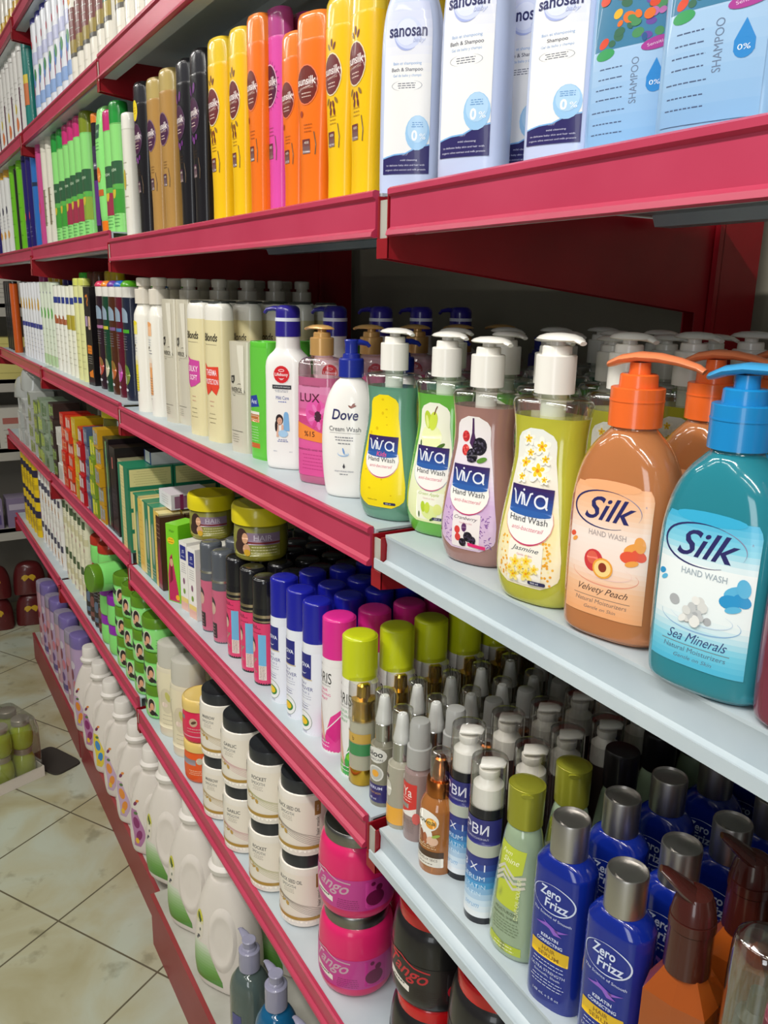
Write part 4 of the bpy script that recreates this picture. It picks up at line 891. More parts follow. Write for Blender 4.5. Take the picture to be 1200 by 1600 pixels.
D = Decal(); D.rect(-.018, .002, .018, .170, '#7fd028'); D.ell(-.004, .136, .011, .0075, '#f2c41e'); D.lines(-.004, .133, .139, .016, 2, '#8a4a10', .0012); D.text('Hair', 0, .158, .006, '#2a5a14', .016); D.poly([(-.016, .002), (-.017, .060), (-.010, .098), (-.003, .108), (.004, .070), (.012, .030), (.016, .002)], '#c02a5c'); D.poly([(-.012, .040), (-.008, .096), (-.003, .104), (-.002, .050)], '#7a1a2e'); D.ell(-.005, .088, .005, .009, '#d8a884'); D.ell(.010, .012, .006, .006, '#f0b02a')
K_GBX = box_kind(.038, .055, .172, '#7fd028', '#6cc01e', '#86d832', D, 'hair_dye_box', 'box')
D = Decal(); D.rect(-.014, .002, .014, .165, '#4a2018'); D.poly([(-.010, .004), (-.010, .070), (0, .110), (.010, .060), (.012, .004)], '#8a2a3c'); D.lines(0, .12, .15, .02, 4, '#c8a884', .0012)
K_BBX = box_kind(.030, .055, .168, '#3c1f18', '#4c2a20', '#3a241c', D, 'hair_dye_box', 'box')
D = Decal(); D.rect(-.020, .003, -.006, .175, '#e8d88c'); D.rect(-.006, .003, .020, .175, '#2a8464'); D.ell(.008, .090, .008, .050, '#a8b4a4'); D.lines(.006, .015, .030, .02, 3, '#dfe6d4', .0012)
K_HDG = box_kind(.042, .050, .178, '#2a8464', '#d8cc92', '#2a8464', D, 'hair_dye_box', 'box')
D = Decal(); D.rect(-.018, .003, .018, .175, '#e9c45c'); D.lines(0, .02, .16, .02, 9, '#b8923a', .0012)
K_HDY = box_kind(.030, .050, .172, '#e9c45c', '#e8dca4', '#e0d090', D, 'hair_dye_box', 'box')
D = Decal(); D.rect(-.009, .002, .009, .046, '#e6dc9c')
D2 = Decal(); D2.rect(-.050, .006, .050, .048, '#e3d795'); D2.lines(0, .012, .042, .085, 6, '#b9ad72', .0010)
D3 = Decal(); D3.rect(-.022, .0, .012, .0515, '#e3d795'); D3.lines(-.005, .010, .042, .030, 5, '#b0a468', .0010)
K_STK = box_kind(.090, .110, .052, '#28805e', '#28805e', '#2a8562', D3, 'hair_cream_carton', 'box', D2)
D = Decal(); D.rect(-.022, .006, .022, .240, '#1c2a1c'); D.rect(-.004, .010, .004, .236, '#7cc08a'); D.ell(.014, .15, .006, .04, '#4a6a34')
K_DKG = box_kind(.060, .120, .245, '#15201a', '#1e1518', '#22301f', D, 'tall_dark_carton', 'box')
D = Decal(); D.rect(-.006, .175, .004, .205, '#c86a62', .002); D.lines(0, .06, .12, .03, 6, '#6a5a54', .0012)
K_DKB = box_kind(.056, .120, .232, '#231a1a', '#1e1518', '#2e2220', D, 'tall_dark_carton', 'box')
D = Decal(); D.rect(-.020, .004, .020, .200, '#b9b48e'); D.rect(-.018, .110, .0, .150, '#8a7c66'); D.lines(0, .03, .09, .03, 8, '#7c765c', .0012); D.rect(-.004, .165, .016, .185, '#7c765c')
K_OLV = box_kind(.046, .110, .208, '#b3ae88', '#c0ba96', '#8f8c6c', D, 'pale_carton', 'box')
D = Decal(); D.rect(-.020, .002, .020, .030, '#e9e9e9'); K_BLUT = box_kind(.060, .120, .030, '#1d3c8c', '#e2e2e4', '#1c1d22', D, 'dark_topped_carton', 'box')
D = Decal(); D.lines(0, .010, .026, .05, 4, '#a8a4a8', .001); D2 = Decal(); D2.rect(-.04, .003, .02, .030, '#8a5a78'); D2.rect(-.028, .0, -.020, .034, '#7a1f4e')
K_WPB = box_kind(.080, .095, .034, '#e8e6e8', '#d9cfd8', '#e2d8de', D, 'white_and_purple_box', 'box', D2)
def jar(lid, body, art, r=.042, h=.075, H=.095, name='hair_cream_jar', cat='jar', lidr=1.06, bodyt=0):
    pr = smooth_prof([(0, r*.88, r*.88, 2), (0, r*.88, r*.88, 2), (.005, r*.97, r*.97, 2), (h*.4, r, r, 2), (h*.85, r*.97, r*.97, 2), (h, r*.92, r*.92, 2)], 3)
    bm_ = mat(body, .2, 0, .5, bodyt)
    parts = [('body', loft_mesh('body', pr, bm_, 32), None, None), ('lid', loft_mesh('lid', smooth_prof([(h, r*lidr, r*lidr, 2), (h, r*lidr, r*lidr, 2), (H-.004, r*lidr*.99, r*lidr*.99, 2), (H, r*lidr*.9, r*lidr*.9, 2), (H, r*lidr*.9, r*lidr*.9, 2), (H-.0015, r*lidr*.84, r*lidr*.84, 2), (H-.0015, .004, .004, 2)], 2), pla(lid), 32), None, None)]
    if art: parts.append(('label', art.mesh(Surf(pr), 'label', .005), None, None))
    return Kind(name, cat, parts)
D = Decal(); D.rect(-.040, .010, .050, .058, '#8d8a3e'); D.rect(-.008, .030, .050, .050, '#8a7488'); D.text('HAIR', .020, .042, .009, '#c8bcc8', .030); D.rect(-.006, .032, .050, .035, '#7c2a2c'); D.lines(.022, .016, .026, .045, 3, '#e6e0b0', .0014)
D.ell(-.018, .038, .013, .018, '#3c2620'); D.ell(-.020, .024, .015, .012, '#3c2620'); D.ell(-.011, .040, .006, .009, '#d2a07c'); D.ell(-.008, .022, .007, .009, '#d2a07c'); D.ell(-.007, .016, .006, .006, '#d8a82e')
K_JARY = jar('#dccb18', '#8a8428', D, .046, .062, .092)
K_JARO = jar('#d6c81c', '#6c6a14', None, .048, .055, .085)
# serums
def clear_cap(z0, z1, r, n=22): return loft_mesh('clear_cap', smooth_prof([(z0, r, r, 2), (z0, r, r, 2), (z1-.008, r, r, 2), (z1-.002, r*.85, r*.85, 2), (z1, r*.45, r*.45, 2)], 3), clear_mat(), n)
D = Decal(); D.shape(.064, .078, lambda z: .028, '#c8a24a', 2); D.shape(.046, .063, lambda z: .028, '#3f8a52', 2); D.text('b', .003, .071, .006, '#3a3420', .003)
b = MB(); b.lathe([(0, .0175), (.002, .0190), (.024, .0190)], 26, 1); b.lathe([(.024, .0185), (.094, .0185)], 26, 0); b.lathe([(.094, .0155), (.118, .0150), (.120, .0165), (.124, .0165), (.126, .0095), (.142, .0090), (.145, .006)], 24, 1)
K_GOLD = Kind('serum_bottle', 'hair serum', [('body', b.mesh('body', [mat('#c9c5ae', .15, 0, .6, .3), met('#c9a23a', .2)]), None, 'glassy body with a gold base and pump'), ('clear_cap', clear_cap(.095, .152, .0200), None, 'clear domed cap'), ('label', D.mesh(lambda u, z, o: ((.0186+o)*math.sin(u/.0186), -(.0186+o)*math.cos(u/.0186), z), 'label', .003), None, None)])
def cyl(r): return lambda u, z, o: ((r+o)*math.sin(u/r), -(r+o)*math.cos(u/r), z)
def cone_spray(body, D, r=.0175, h=.088, collar=met('#c9c9c9', .2), head='#dcdcd8', z1=.162, nm='hair_serum_spray'):
    pr = smooth_prof([(0, r*.85, r*.85, 2), (0, r*.85, r*.85, 2), (.003, r, r, 2), (h-.012, r, r, 2), (h-.004, r*.85, r*.85, 2), (h+.004, .0100, .0100, 2)], 3)
    b = MB(); b.lathe([(h+.003, .0118), (h+.026, .0118), (h+.027, .0108)], 22)
    c = MB(); z = h+.027
    c.lathe([(z, .0112), (z+.003, .0118), (z+.006, .0108), (z+.022, .0082), (z+.034, .0066), (z+.036, .0050)], 20)
    parts = [('body', loft_mesh('body', pr, body, 26), None, None), ('collar', b.mesh('collar', [collar]), None, 'shiny silver collar'), ('spray_head', c.mesh('spray_head', [mat(head, .35, 0, .2)]), None, 'white spray head'), ('clear_cap', clear_cap(z, z1-.001 if z1 > z+.040 else z+.041, .0128, 20), None, 'frosted clear cap')]
    if D: parts.append(('label', D.mesh(cyl(r), 'label', .003), None, None))
    return Kind(nm, 'hair serum', parts)
D = Decal(); D.ell(0, .074, .0155, .011, '#d8d6ce'); D.text('bioo', -.001, .076, .0085, '#26282c', .022, bold=.02); D.text('HAIRCARE', 0, .068, .0028, '#3a3c42', .022); D.ell(0, .048, .0115, .0115, '#dcdad4'); D.ell(0, .048, .0095, .0095, '#b8b8b0'); D.ell(0, .048, .0050, .0050, '#e8a63a'); D.rect(-.017, .006, .017, .032, '#2f2a6a'); D.text('SERUM', 0, .027, .004, '#c8cce8', .020, bold=.02); D.text('Keratin', 0, .020, .0036, '#b8945a', .016); D.text('80 ml', -.003, .011, .003, '#dfe0ee', .010)
K_BIO = cone_spray(mat('#8e8a78', .12, 0, .7, .25), D)
D = Decal(); D.rect(-.017, .006, .013, .030, '#e8a83a'); D.rect(.013, .006, .018, .080, '#e6e4de'); D.lines(.0155, .012, .074, .004, 26, '#4a4a4a', .0006, 0); D.ell(-.008, .054, .0055, .011, '#cfccc0'); D.rect(-.014, .068, -.008, .072, '#2e2e2e')
K_CLO = cone_spray(mat('#bcb7a4', .12, 0, .7, .3), D, .0175, .088)
D = Decal(); D.rect(-.018, .034, .010, .078, '#d0332e'); D.text('Ya', -.003, .066, .012, '#ecdcd6', .014, bold=.01); D.lines(-.004, .054, .058, .018, 2, '#f0d0c8', .001); D.poly([(-.018, .034), (.010, .046), (.010, .034)], '#ece6e0'); D.rect(-.012, .044, .0, .050, '#8c8880'); D.ell(.010, .032, .005, .008, '#d8605a'); D.lines(-.002, .012, .028, .024, 6, '#7a6c6c', .0007)
def frost_spray(body, D, r=.0175, h=.092, H=.156):
    pr = smooth_prof([(0, r*.85, r*.85, 2), (0, r*.85, r*.85, 2), (.003, r, r, 2), (h-.010, r, r, 2), (h-.002, r*.88, r*.88, 2), (h+.006, .0110, .0110, 2)], 3)
    parts = [('body', loft_mesh('body', pr, body, 26), None, None), ('spray_cap', MB().lathe([(h+.004, .0150), (h+.012, .0154), (h+.030, .0150), (h+.031, .0128), (H-.006, .0122), (H-.001, .0108), (H, .006)], 22).mesh('spray_cap', [mat('#bdbdb9', .3, 0, .5, .3)]), None, 'frosted grey cap')]
    if D: parts.append(('label', D.mesh(cyl(r), 'label', .003), None, None))
    return Kind('hair_serum_spray', 'hair serum', parts)
K_YA = frost_spray(mat('#a8908c', .12, 0, .7, .25), D)
D = Decal(); D.ell(-.001, .068, .0160, .0130, '#ece8de'); D.ell(-.001, .050, .0090, .012, '#ece8de'); D.ell(.0055, .066, .0070, .0068, '#e0982a'); D.ell(.0045, .068, .0035, .0035, '#f2c860'); D.text('lovea', -.001, .0675, .0062, '#5a5a3c', .024, bold=.01)
D.ell(-.006, .047, .0030, .0082, '#8a4a2c', .25); D.ell(-.001, .045, .0028, .0078, '#a8603a', .1); D.ell(.008, .044, .007, .006, '#e0b89c'); D.ell(.012, .051, .005, .002, '#9ab04a', .4); D.lines(0, .034, .037, .026, 2, '#d8b890', .0012); D.rect(-.022, .022, .022, .030, '#4a3426'); D.rect(-.022, .010, .022, .022, '#e4ded2', .001); D.text('CHEVEUX SECS', 0, .019, .003, '#5a4c40', .030); D.lines(0, .0135, .0135, .024, 1, '#7a6c60', .001)
cop = met('#c0743c', .25)
pr = smooth_prof([(0, .0185, .0185, 2), (0, .0185, .0185, 2), (.004, .0222, .0222, 2), (.070, .0222, .0222, 2), (.084, .0205, .0205, 2), (.094, .0150, .0150, 2), (.097, .0125, .0125, 2)], 4)
b = MB(); b.lathe([(.095, .0160), (.098, .0164), (.112, .0160), (.114, .0150), (.114, .0100), (.128, .0094), (.130, .0078), (.138, .0072), (.140, .005)], 26)
K_LOV = Kind('hair_oil_spray', 'hair serum', [('body', loft_mesh('body', pr, liq('#c07a3e'), 30), None, 'amber liquid body'), ('spray_head', b.mesh('spray_head', [cop]), None, 'copper spray head'), ('clear_cap', clear_cap(.1145, .150, .0125), None, 'clear cap'), ('label', D.mesh(Surf(pr), 'label', .003), None, None)])
def zbn_d():
    D = Decal(); D.shape(.096, .126, lambda z: .030, '#2a2a72', 2); D.shape(.082, .096, lambda z: .030, '#b8bcae', 2); D.shape(.080, .082, lambda z: .030, '#2a2a72', 1); D.shape(.008, .080, lambda z: .030, grad((0, '#eef0f2'), (.25, '#cfe2f2'), (.55, '#4a9ad2'), (.8, '#2f4a9c'), (1, '#2a2a72')), 10)
    D.text('ЭВИ', 0, .114, .0125, '#dcdcea', .030, bold=.01); D.text('ПРОФЕССИОНАЛ', 0, .1035, .0025, '#c8c8e0', .030); D.text('3 X 1', 0, .069, .0085, '#e6e8f4', .027); D.text('SERUM', 0, .056, .0055, '#cfe0f4', .027); D.text('KERATIN', 0, .046, .0050, '#bfdcf4', .029); D.text('SATIN', 0, .037, .0045, '#cfe6f8', .020); D.text('serum', 0, .022, .0045, '#8ab8e0', .018, shear=.3)
    return D
pr = smooth_prof([(0, .0175, .0175, 2), (0, .0175, .0175, 2), (.003, .0192, .0192, 2), (.126, .0192, .0192, 2), (.134, .0175, .0175, 2), (.137, .0130, .0130, 2)], 3)
def wp_head(z, m):
    b = MB(); b.lathe([(z, .0165), (z+.022, .0160), (z+.023, .0145), (z+.026, .0110), (z+.031, .0095), (z+.033, .0110), (z+.040, .0110)], 24)
    b.sweep([(-.008, z+.044, .0095, .0045), (.004, z+.046, .0100, .0048), (.012, z+.047, .0080, .0040), (.016, z+.0455, .0055, .0028)], .5); return b.mesh('pump', [m])
K_ZBN = Kind('serum_pump_bottle', 'hair serum', [('body', loft_mesh('body', pr, mat('#12121c', .25, 0, .5), 28), None, None), ('pump', wp_head(.136, WHT), None, 'white pump'), ('clear_cap', clear_cap(.137, .190, .0192), None, 'clear domed cap'), ('label', zbn_d().mesh(cyl(.0192), 'label', .003), None, None)])
K_SRB = Kind('serum_pump_bottle', 'hair serum', [('body', loft_mesh('body', pr, mat('#3a2c2a', .2, 0, .5), 20), None, None), ('pump', wp_head(.136, mat('#d8d2c8', .35)), None, 'white pump'), ('clear_cap', clear_cap(.137, .190, .0192), None, 'clear domed cap')])
# tapered green bottle
pr = smooth_prof([(0, .0250, .0195, 2.2), (0, .0250, .0195, 2.2), (.005, .0295, .0225, 2.2), (.03, .0300, .0230, 2.2), (.08, .0262, .0212, 2.1), (.125, .0205, .0185, 2.0), (.140, .0170, .0165, 2.0), (.147, .0130, .0130, 2.0)], 4)
D = Decal(); D.poly([(-.016, .118), (-.014, .128), (.016, .124), (.014, .100), (-.002, .092), (-.016, .098)], '#b9c53a'); D.text('Fem', -.004, .119, .0050, '#eef0c8', .012, shear=.3); D.text('Shine', .001, .111, .0062, '#eef0c8', .018, shear=.3)
D.poly([(-.016, .060), (-.016, .084), (.004, .090), (.014, .084), (.012, .058)], '#b9c53a')
for k in range(3): D.stroke([(-.016, .094-.006*k), (-.006, .104-.006*k), (.006, .094-.006*k), (.018, .097-.005*k)], .0032, '#c6c4b2')
D.text('OLIVE OIL POLISHER', .012, .072, .0040, '#e4eab0', .046, rot=PI/2); D.text('MOISTURIZES', .0, .054, .0034, '#4c5a3c', .026); D.text('REPAIRS, SHINES', 0, .048, .0030, '#4c5a3c', .030); D.lines(0, .030, .043, .034, 5, '#6a7a5c', .0008); D.poly([(-.020, .012), (-.019, .022), (.0, .018), (.020, .018), (.020, .008), (0, .008)], '#b2c02e'); D.lines(0, .011, .015, .030, 2, '#e6eab8', .0012)
b = MB(); b.loft(smooth_prof([(.146, .0175, .0160, 2.2), (.146, .0175, .0160, 2.2), (.184, .0182, .0166, 2.2), (.188, .0172, .0158, 2.2), (.190, .0120, .0110, 2.2)], 3), 28); b.sweep([(.0, .1865, .007, .0016), (.0185, .1845, .006, .0022)], -.9)
K_TAP = Kind('hair_polisher_bottle', 'hair serum', [('body', loft_mesh('body', pr, liq('#b2c8a6'), 30), None, 'pale green liquid body'), ('cap', b.mesh('cap', [mat('#a2a233', .3, .5, .3)]), None, 'metallic olive cap'), ('label', D.mesh(Surf(pr), 'label', .004), None, None)])
K_TAPB = Kind('hair_polisher_bottle', 'hair serum', [('body', K_TAP.parts[0][1], None, 'pale liquid body'), ('cap', loft_mesh('cap', smooth_prof([(.146, .0175, .0160, 2.2), (.146, .0175, .0160, 2.2), (.184, .0180, .0164, 2.2), (.189, .0160, .0150, 2.2)], 3), mat('#161314', .35, 0, .3), 24), None, 'black cap')])
# royal blue serum
pr = smooth_prof([(0, .0255, .0175, 2.6), (0, .0255, .0175, 2.6), (.004, .0285, .0205, 2.6), (.06, .0290, .0210, 2.6), (.135, .0288, .0208, 2.6), (.148, .0268, .0200, 2.4), (.156, .0200, .0180, 2.1), (.159, .0140, .0140, 2.0)], 4)
D = Decal(); wq = '#cfd8ee'
D.text('Zero', -.003, .1245, .0095, wq, .022, bold=.02, shear=.1); D.text('Frizz', .004, .1135, .0095, wq, .024, bold=.02, shear=.1); D.ring(0, .1185, .0220, .0145, .0015, wq, -150, 120); D.ring(0, .1185, .0220, .0145, .0007, wq, 100, 230)
D.text('The Science of Smooth', 0, .1000, .0028, wq, .040, rot=-.08); D.poly([(-.016, .088), (-.004, .092), (.006, .089), (.018, .091), (.006, .0855), (-.004, .088)], '#8a5ac0'); D.poly([(-.008, .094), (.012, .084), (.004, .083)], '#8a5ac0')
D.text('KERATIN', 0, .0775, .0034, wq, .018, bold=.02); D.text('CORRECTING', 0, .0720, .0034, wq, .027, bold=.02); D.rect(-.0200, .0540, .0200, .0680, '#d8b022', .001); D.text('HAIR', 0, .0640, .0042, '#8a6414', .014, bold=.02); D.text('SERUM', 0, .0580, .0042, '#8a6414', .022, bold=.02)
D.lines(0, .046, .050, .034, 2, wq, .0008); D.text('ULTRA STRENGTH', 0, .0410, .0030, wq, .036); D.text('Smooth, Sleek', 0, .0360, .0028, wq, .028); D.lines(0, .024, .031, .036, 3, wq, .0008); D.text('148 mL e 5 fl oz', 0, .0140, .0028, wq, .028)
def disc_cap(z, m, r=.0172):
    b = MB(); b.lathe([(z, r), (z+.034, r), (z+.036, r*.97), (z+.0362, r*.93), (z+.0335, r*.90), (z+.0335, .003)], 28); b.loft([(z+.033, r*.6, r*.42, 2.2), (z+.0352, r*.6, r*.42, 2.2)], 18, ox=r*.2, oy=-r*.35); return b.mesh('cap', [m])
SILV = met('#c4c0bc', .36)
K_ZERO = Kind('hair_serum_bottle', 'hair serum', [('body', loft_mesh('body', pr, mat('#10288e', .15, 0, .6, .15), 32), None, 'royal blue body'), ('cap', disc_cap(.158, SILV), None, 'silver press cap'), ('label', D.mesh(Surf(pr), 'label', .003), None, None)])
# faceted amber pump bottle
def facet(col, capc):
    b = MB()
    b.loft([(0, .025, .021, 6), (.004, .027, .023, 6), (.128, .027, .023, 6), (.150, .0150, .0140, 5)], 8)
    c = MB(); c.lathe([(.149, .0175), (.187, .0168)], 24); c.lathe([(.188, .0176), (.196, .0172), (.197, .0150)], 24); c.lathe([(.197, .0168), (.208, .0150), (.216, .0120), (.219, .007)], 24)
    c.sweep([(.0, .212, .013, .006), (-.012, .221, .011, .005), (-.022, .229, .007, .0035), (-.027, .232, .004, .002)], .5)
    D = Decal(); D.lines(-.002, .070, .085, .012, 3, '#2a1608', .0014); D.text('VE', -.003, .100, .009, '#3a2010', .009)
    return Kind('amber_pump_bottle', 'hair oil', [('body', b.mesh('body', [liq(col)], False), None, 'faceted amber liquid body'), ('pump', c.mesh('pump', [mat(capc, .25, 0, .5)]), None, 'dark brown pump'), ('label', D.mesh(Surf([(0, .0275, .0235, 6), (.13, .0275, .0235, 6)]), 'label', .006), None, None)])
K_AMB = facet('#b4581e', '#3f1712')
pr = smooth_prof([(0, .0220, .0220, 2), (0, .0220, .0220, 2), (.004, .0250, .0250, 2), (.120, .0250, .0250, 2), (.135, .0235, .0235, 2), (.145, .0150, .0150, 2)], 3)
K_DOME = Kind('amber_bottle', 'hair oil', [('body', loft_mesh('body', pr, liq('#a8742c'), 28), None, 'amber liquid body'), ('nozzle', MB().lathe([(.145, .014), (.165, .012), (.170, .006), (.186, .005)], 18).mesh('nozzle', [mat('#3a3c38', .3)]), None, 'dark nozzle'), ('clear_cap', loft_mesh('clear_cap', smooth_prof([(.138, .0215, .0215, 2), (.138, .0215, .0215, 2), (.215, .0210, .0210, 2), (.230, .0150, .0150, 2), (.234, .005, .005, 2)], 4), clear_mat((.75, .76, .72), 'smoky_clear', .12), 28), None, 'smoky clear domed cap')])
K_PNKB = simple('#d8607c', '#cfcac4', .175, .026, .020, .035, capw=.7)

# --- shelf D -------------------------------------------------------------
def bigjar(nm1, nm2, tint, r=.0445, h=.115, H=.137):
    pr = smooth_prof([(0, r*.86, r*.86, 2), (0, r*.86, r*.86, 2), (.006, r*.96, r*.96, 2), (.012, r, r, 2), (h-.010, r, r, 2), (h-.002, r*.94, r*.94, 2), (h, r*.88, r*.88, 2)], 3)
    D = Decal(); D.shape(.010, h-.012, lambda z: .100, '#ebe2d3', 2)
    D.rect(-.058, .086, -.046, .104, '#3c3c40'); D.text(nm1, -.010, .090, .0068, '#4a4a4c', .046 if len(nm1) > 8 else .030, bold=.012); D.text('SMOOTH', -.012, .080, .0056, '#5c5c5e', .028); D.lines(-.012, .068, .074, .022, 3, '#a09488', .0009)
    for k in range(6): D.stroke([(-.050+.004*k, .064-.001*k), (-.010+.008*k, .042), (.045+.004*k, .018+.001*k)], .0007, tint)
    D.ring(-.030, .052, .006, .004, .0014, '#c09a4a'); D.ell(-.022, .048, .005, .002, '#c09a4a', .5); D.ell(-.014, .045, .003, .0045, '#c09a4a', .3); D.ell(-.036, .056, .003, .0016, '#c09a4a')
    D.rect(-.100, .0165, .100, .0225, '#b08a3a'); D.rect(.036, .078, .047, .104, '#9c7440'); D.text('NEW', .0415, .091, .004, '#f0e6d4', .011, rot=PI/2); D.text('hair mask', .041, .058, .0060, '#6a6460', .034, rot=PI/2)
    return Kind('hair_mask_jar', 'jar', [('body', loft_mesh('body', pr, mat('#ece5da', .3, 0, .35), 36), None, None), ('lid', loft_mesh('lid', smooth_prof([(h-.002, r*.90, r*.90, 2), (h-.002, r*.90, r*.90, 2), (H-.002, r*.90, r*.90, 2), (H, r*.87, r*.87, 2)], 2), mat('#2a2c30', .35, 0, .3), 36), None, 'black ribbed lid'), ('label', D.mesh(Surf(pr), 'label', .005), None, None)])
K_BSO = bigjar('BLACK SEED OIL', 'SMOOTH', '#8a8078'); K_ROCK = bigjar('ROCKET', '', '#b0b078'); K_GARL = bigjar('GARLIC', '', '#d09aa0'); K_MARR = bigjar('MARROW', '', '#b8a070')
def tango(body, label, ringc, logo, lidm, extra, r=.059, H=.139):
    pr = smooth_prof([(0, r*.84, r*.84, 2), (0, r*.84, r*.84, 2), (.008, r*.95, r*.95, 2), (.030, r, r, 2), (.080, r*.99, r*.99, 2), (.108, r*.93, r*.93, 2), (.118, r*.84, r*.84, 2), (.120, r*.80, r*.80, 2)], 4)
    D = Decal(); D.shape(.020, .072, lambda z: .095, label, 4); 
    D.rect(.036, .024, .072, .070, mix(label, '#000000', .12), .003); D.ell(.052, .040, .0150, .0130, extra); D.ell(.058, .056, .0055, .0055, extra); D.ell(.048, .064, .0035, .0035, extra)
    D.text('Tango', -.020, .056, .026, logo, .064, bold=.012, shear=.45, rot=-.10); D.stroke([(-.050, .073), (-.030, .076), (-.008, .068), (.014, .066)], .0022, logo)
    D.poly([(-.052, .046), (-.052, .036), (-.014, .028), (-.014, .037)], '#ece6dc'); D.lines(-.033, .037, .037, .030, 1, '#3a3034', .0022); D.lines(.010, .024, .038, .036, 5, mix(label, '#200010', .55), .0012)
    R = [(.1195, r*.84, r*.84, 2), (.1195, r*.84, r*.84, 2), (H-.004, r*.85, r*.85, 2), (H, r*.81, r*.81, 2)]
    return Kind('hair_gel_jar', 'jar', [('body', loft_mesh('body', pr, body, 40), None, None), ('lid', loft_mesh('lid', smooth_prof(R, 2), lidm, 40), None, None), ('label', D.mesh(Surf(pr), 'label', .006), None, None)])
K_TANP = tango(mat('#dc2467', .28, 0, .45), '#c43a8e', None, '#c8a4b0', met('#8f8d8a', .3), '#6a1040')
K_TANB = tango(mat('#1c1a1b', .3, 0, .4), '#1e1719', None, '#b8202c', mat('#c8161c', .25, 0, .5), '#b01c2c')
D = Decal(); D.text('7', 0, .034, .010, '#e8e8e8', .007, bold=.02)
K_TUBR = jar('#e6c673', '#dd2150', (lambda D: (D.rect(-.050, .006, .055, .068, '#dd2150'), D.rect(-.040, .048, -.020, .056, '#8c8488'), D.ell(.002, .046, .009, .009, '#c8a88c'), D.ell(.003, .046, .006, .003, '#5a3a2c', .4), D.lines(.004, .026, .032, .034, 2, '#d8b0a8', .0014), D.rect(-.050, .014, .055, .0165, '#e6a0b0'), D)[-1])(Decal()), .039, .068, .092, 'hair_mask_tub', 'jar', 1.0)
K_TUBO = jar('#e6c673', '#e65a1a', (lambda D: (D.rect(-.050, .006, .055, .068, '#e65a1a'), D.rect(-.038, .040, .004, .052, '#8c8488'), D.ell(.012, .050, .007, .007, '#c8c0a8'), D.lines(.004, .020, .028, .034, 3, '#f0c0a0', .0014), D)[-1])(Decal()), .039, .068, .088, 'hair_mask_tub', 'jar', 1.0)
D = Decal(); D.rect(-.040, .020, .040, .150, '#e6dcbc'); D.ell(0, .085, .018, .030, '#d8cdb0'); D.ell(.004, .095, .006, .012, '#c8c46a', .3); D.ell(-.006, .075, .008, .006, '#e8d4c4'); D.lines(0, .03, .05, .03, 3, '#b0a488', .0012); D.ring(-.02, .110, .008, .018, .001, '#7c7860', 90, 270)
K_CRM = flat_bottle('lotion_bottle', 'lotion', [(0, .034, .028, 2.2), (0, .034, .028, 2.2), (.006, .038, .031, 2.2), (.07, .037, .030, 2.2), (.11, .040, .032, 2.2), (.155, .0385, .031, 2.2), (.160, .037, .030, 2.2)], mat('#e2d8be', .3, 0, .4), [(.1605, .036, .0295, 2.2), (.1605, .036, .0295, 2.2), (.205, .0345, .0285, 2.2), (.210, .032, .026, 2.2), (.212, .022, .018, 2.2)], mat('#cdc9bd', .25, .1, .5), D, 28, 'pearly grey cap')
D = Decal(); D.shape(.006, .058, lambda z: .060, '#8fe07c', 2); D.poly([(-.060, .058), (-.060, .040), (-.020, .036), (.010, .010), (.020, .010), (.000, .040), (-.030, .058)], '#22342c'); D.ell(.000, .034, .0145, .022, '#c8ccb4'); D.ell(.001, .038, .0095, .016, '#2a2120'); D.ell(.003, .034, .0062, .0100, '#dca07c'); D.ell(.003, .018, .0085, .0075, '#241c1c'); D.ell(-.004, .024, .005, .005, '#d8a080'); D.lines(.034, .015, .035, .020, 4, '#4a8a4c', .0012)
K_TUBG = jar('#5c8a1c', '#86de74', D, .0415, .062, .088, 'hair_cream_tub', 'jar', .97)
K_TUBGP = jar('#8a2aa4', '#86de74', None, .0415, .062, .088, 'hair_cream_tub', 'jar', .97)
K_TUBGR = jar('#b0301c', '#86de74', None, .0415, .062, .088, 'hair_cream_tub', 'jar', .97)
def pouch(col, c2, h=.15, w=.05):
    b = MB(); b.loft(smooth_prof([(0, w*.45, .014, 3), (0, w*.45, .014, 3), (.02, w*.5, .018, 2.6), (h*.6, w*.48, .014, 2.4), (h*.92, w*.46, .005, 3), (h, w*.46, .0015, 4)], 4), 20)
    D = Decal(); D.ell(0, h*.45, w*.3, h*.12, c2); D.lines(0, h*.65, h*.85, w*.6, 4, '#8a8a92', .0015); D.rect(-w*.3, h*.12, w*.3, h*.22, c2)
    return Kind('sachet_pack', 'pack', [('pouch', b.mesh('pouch', [mat(col, .25, 0, .5)]), None, None), ('label', D.mesh(Surf([(0, w*.5, .018, 2.6), (h*.6, w*.5, .0165, 2.5), (h, w*.5, .008, 3)]), 'label', .01), None, None)])
K_PCH = pouch('#2a2628', '#5a6a80'); K_PCH2 = pouch('#3a2624', '#7a4a44')
K_CRT = simple('#e4e0c4', '#d8d4b8', .20, .030, .024, .03, [(.62, .80, '#4a5c3c', .7), (.25, .40, '#cfc8a0', 1.0), ('l', .42, .58, '#8a8a6a', 4), ('o', .004, .14, .008, .010, '#c8a89c')], n=16, name='lotion_bottle', cat='lotion')
K_CRT2 = simple('#e8e6e0', '#dcd8d0', .20, .030, .024, .03, [(.45, .62, '#4a485c', .7), ('o', -.002, .80, .004, .016, '#c84a7a'), ('o', .004, .25, .006, .02, '#e0a03a'), ('l', .1, .3, '#9a90a8', 4)], n=16, name='lotion_bottle', cat='lotion')
K_YLW = simple('#e8c416', '#2a2440', .15, .032, .026, .022, [(.55, .75, '#2a2440', 1.0), (.2, .35, '#c8a80e', 1.0), ('l', .38, .52, '#5a4a10', 3)], n=16, name='cream_jar_pack', cat='jar')

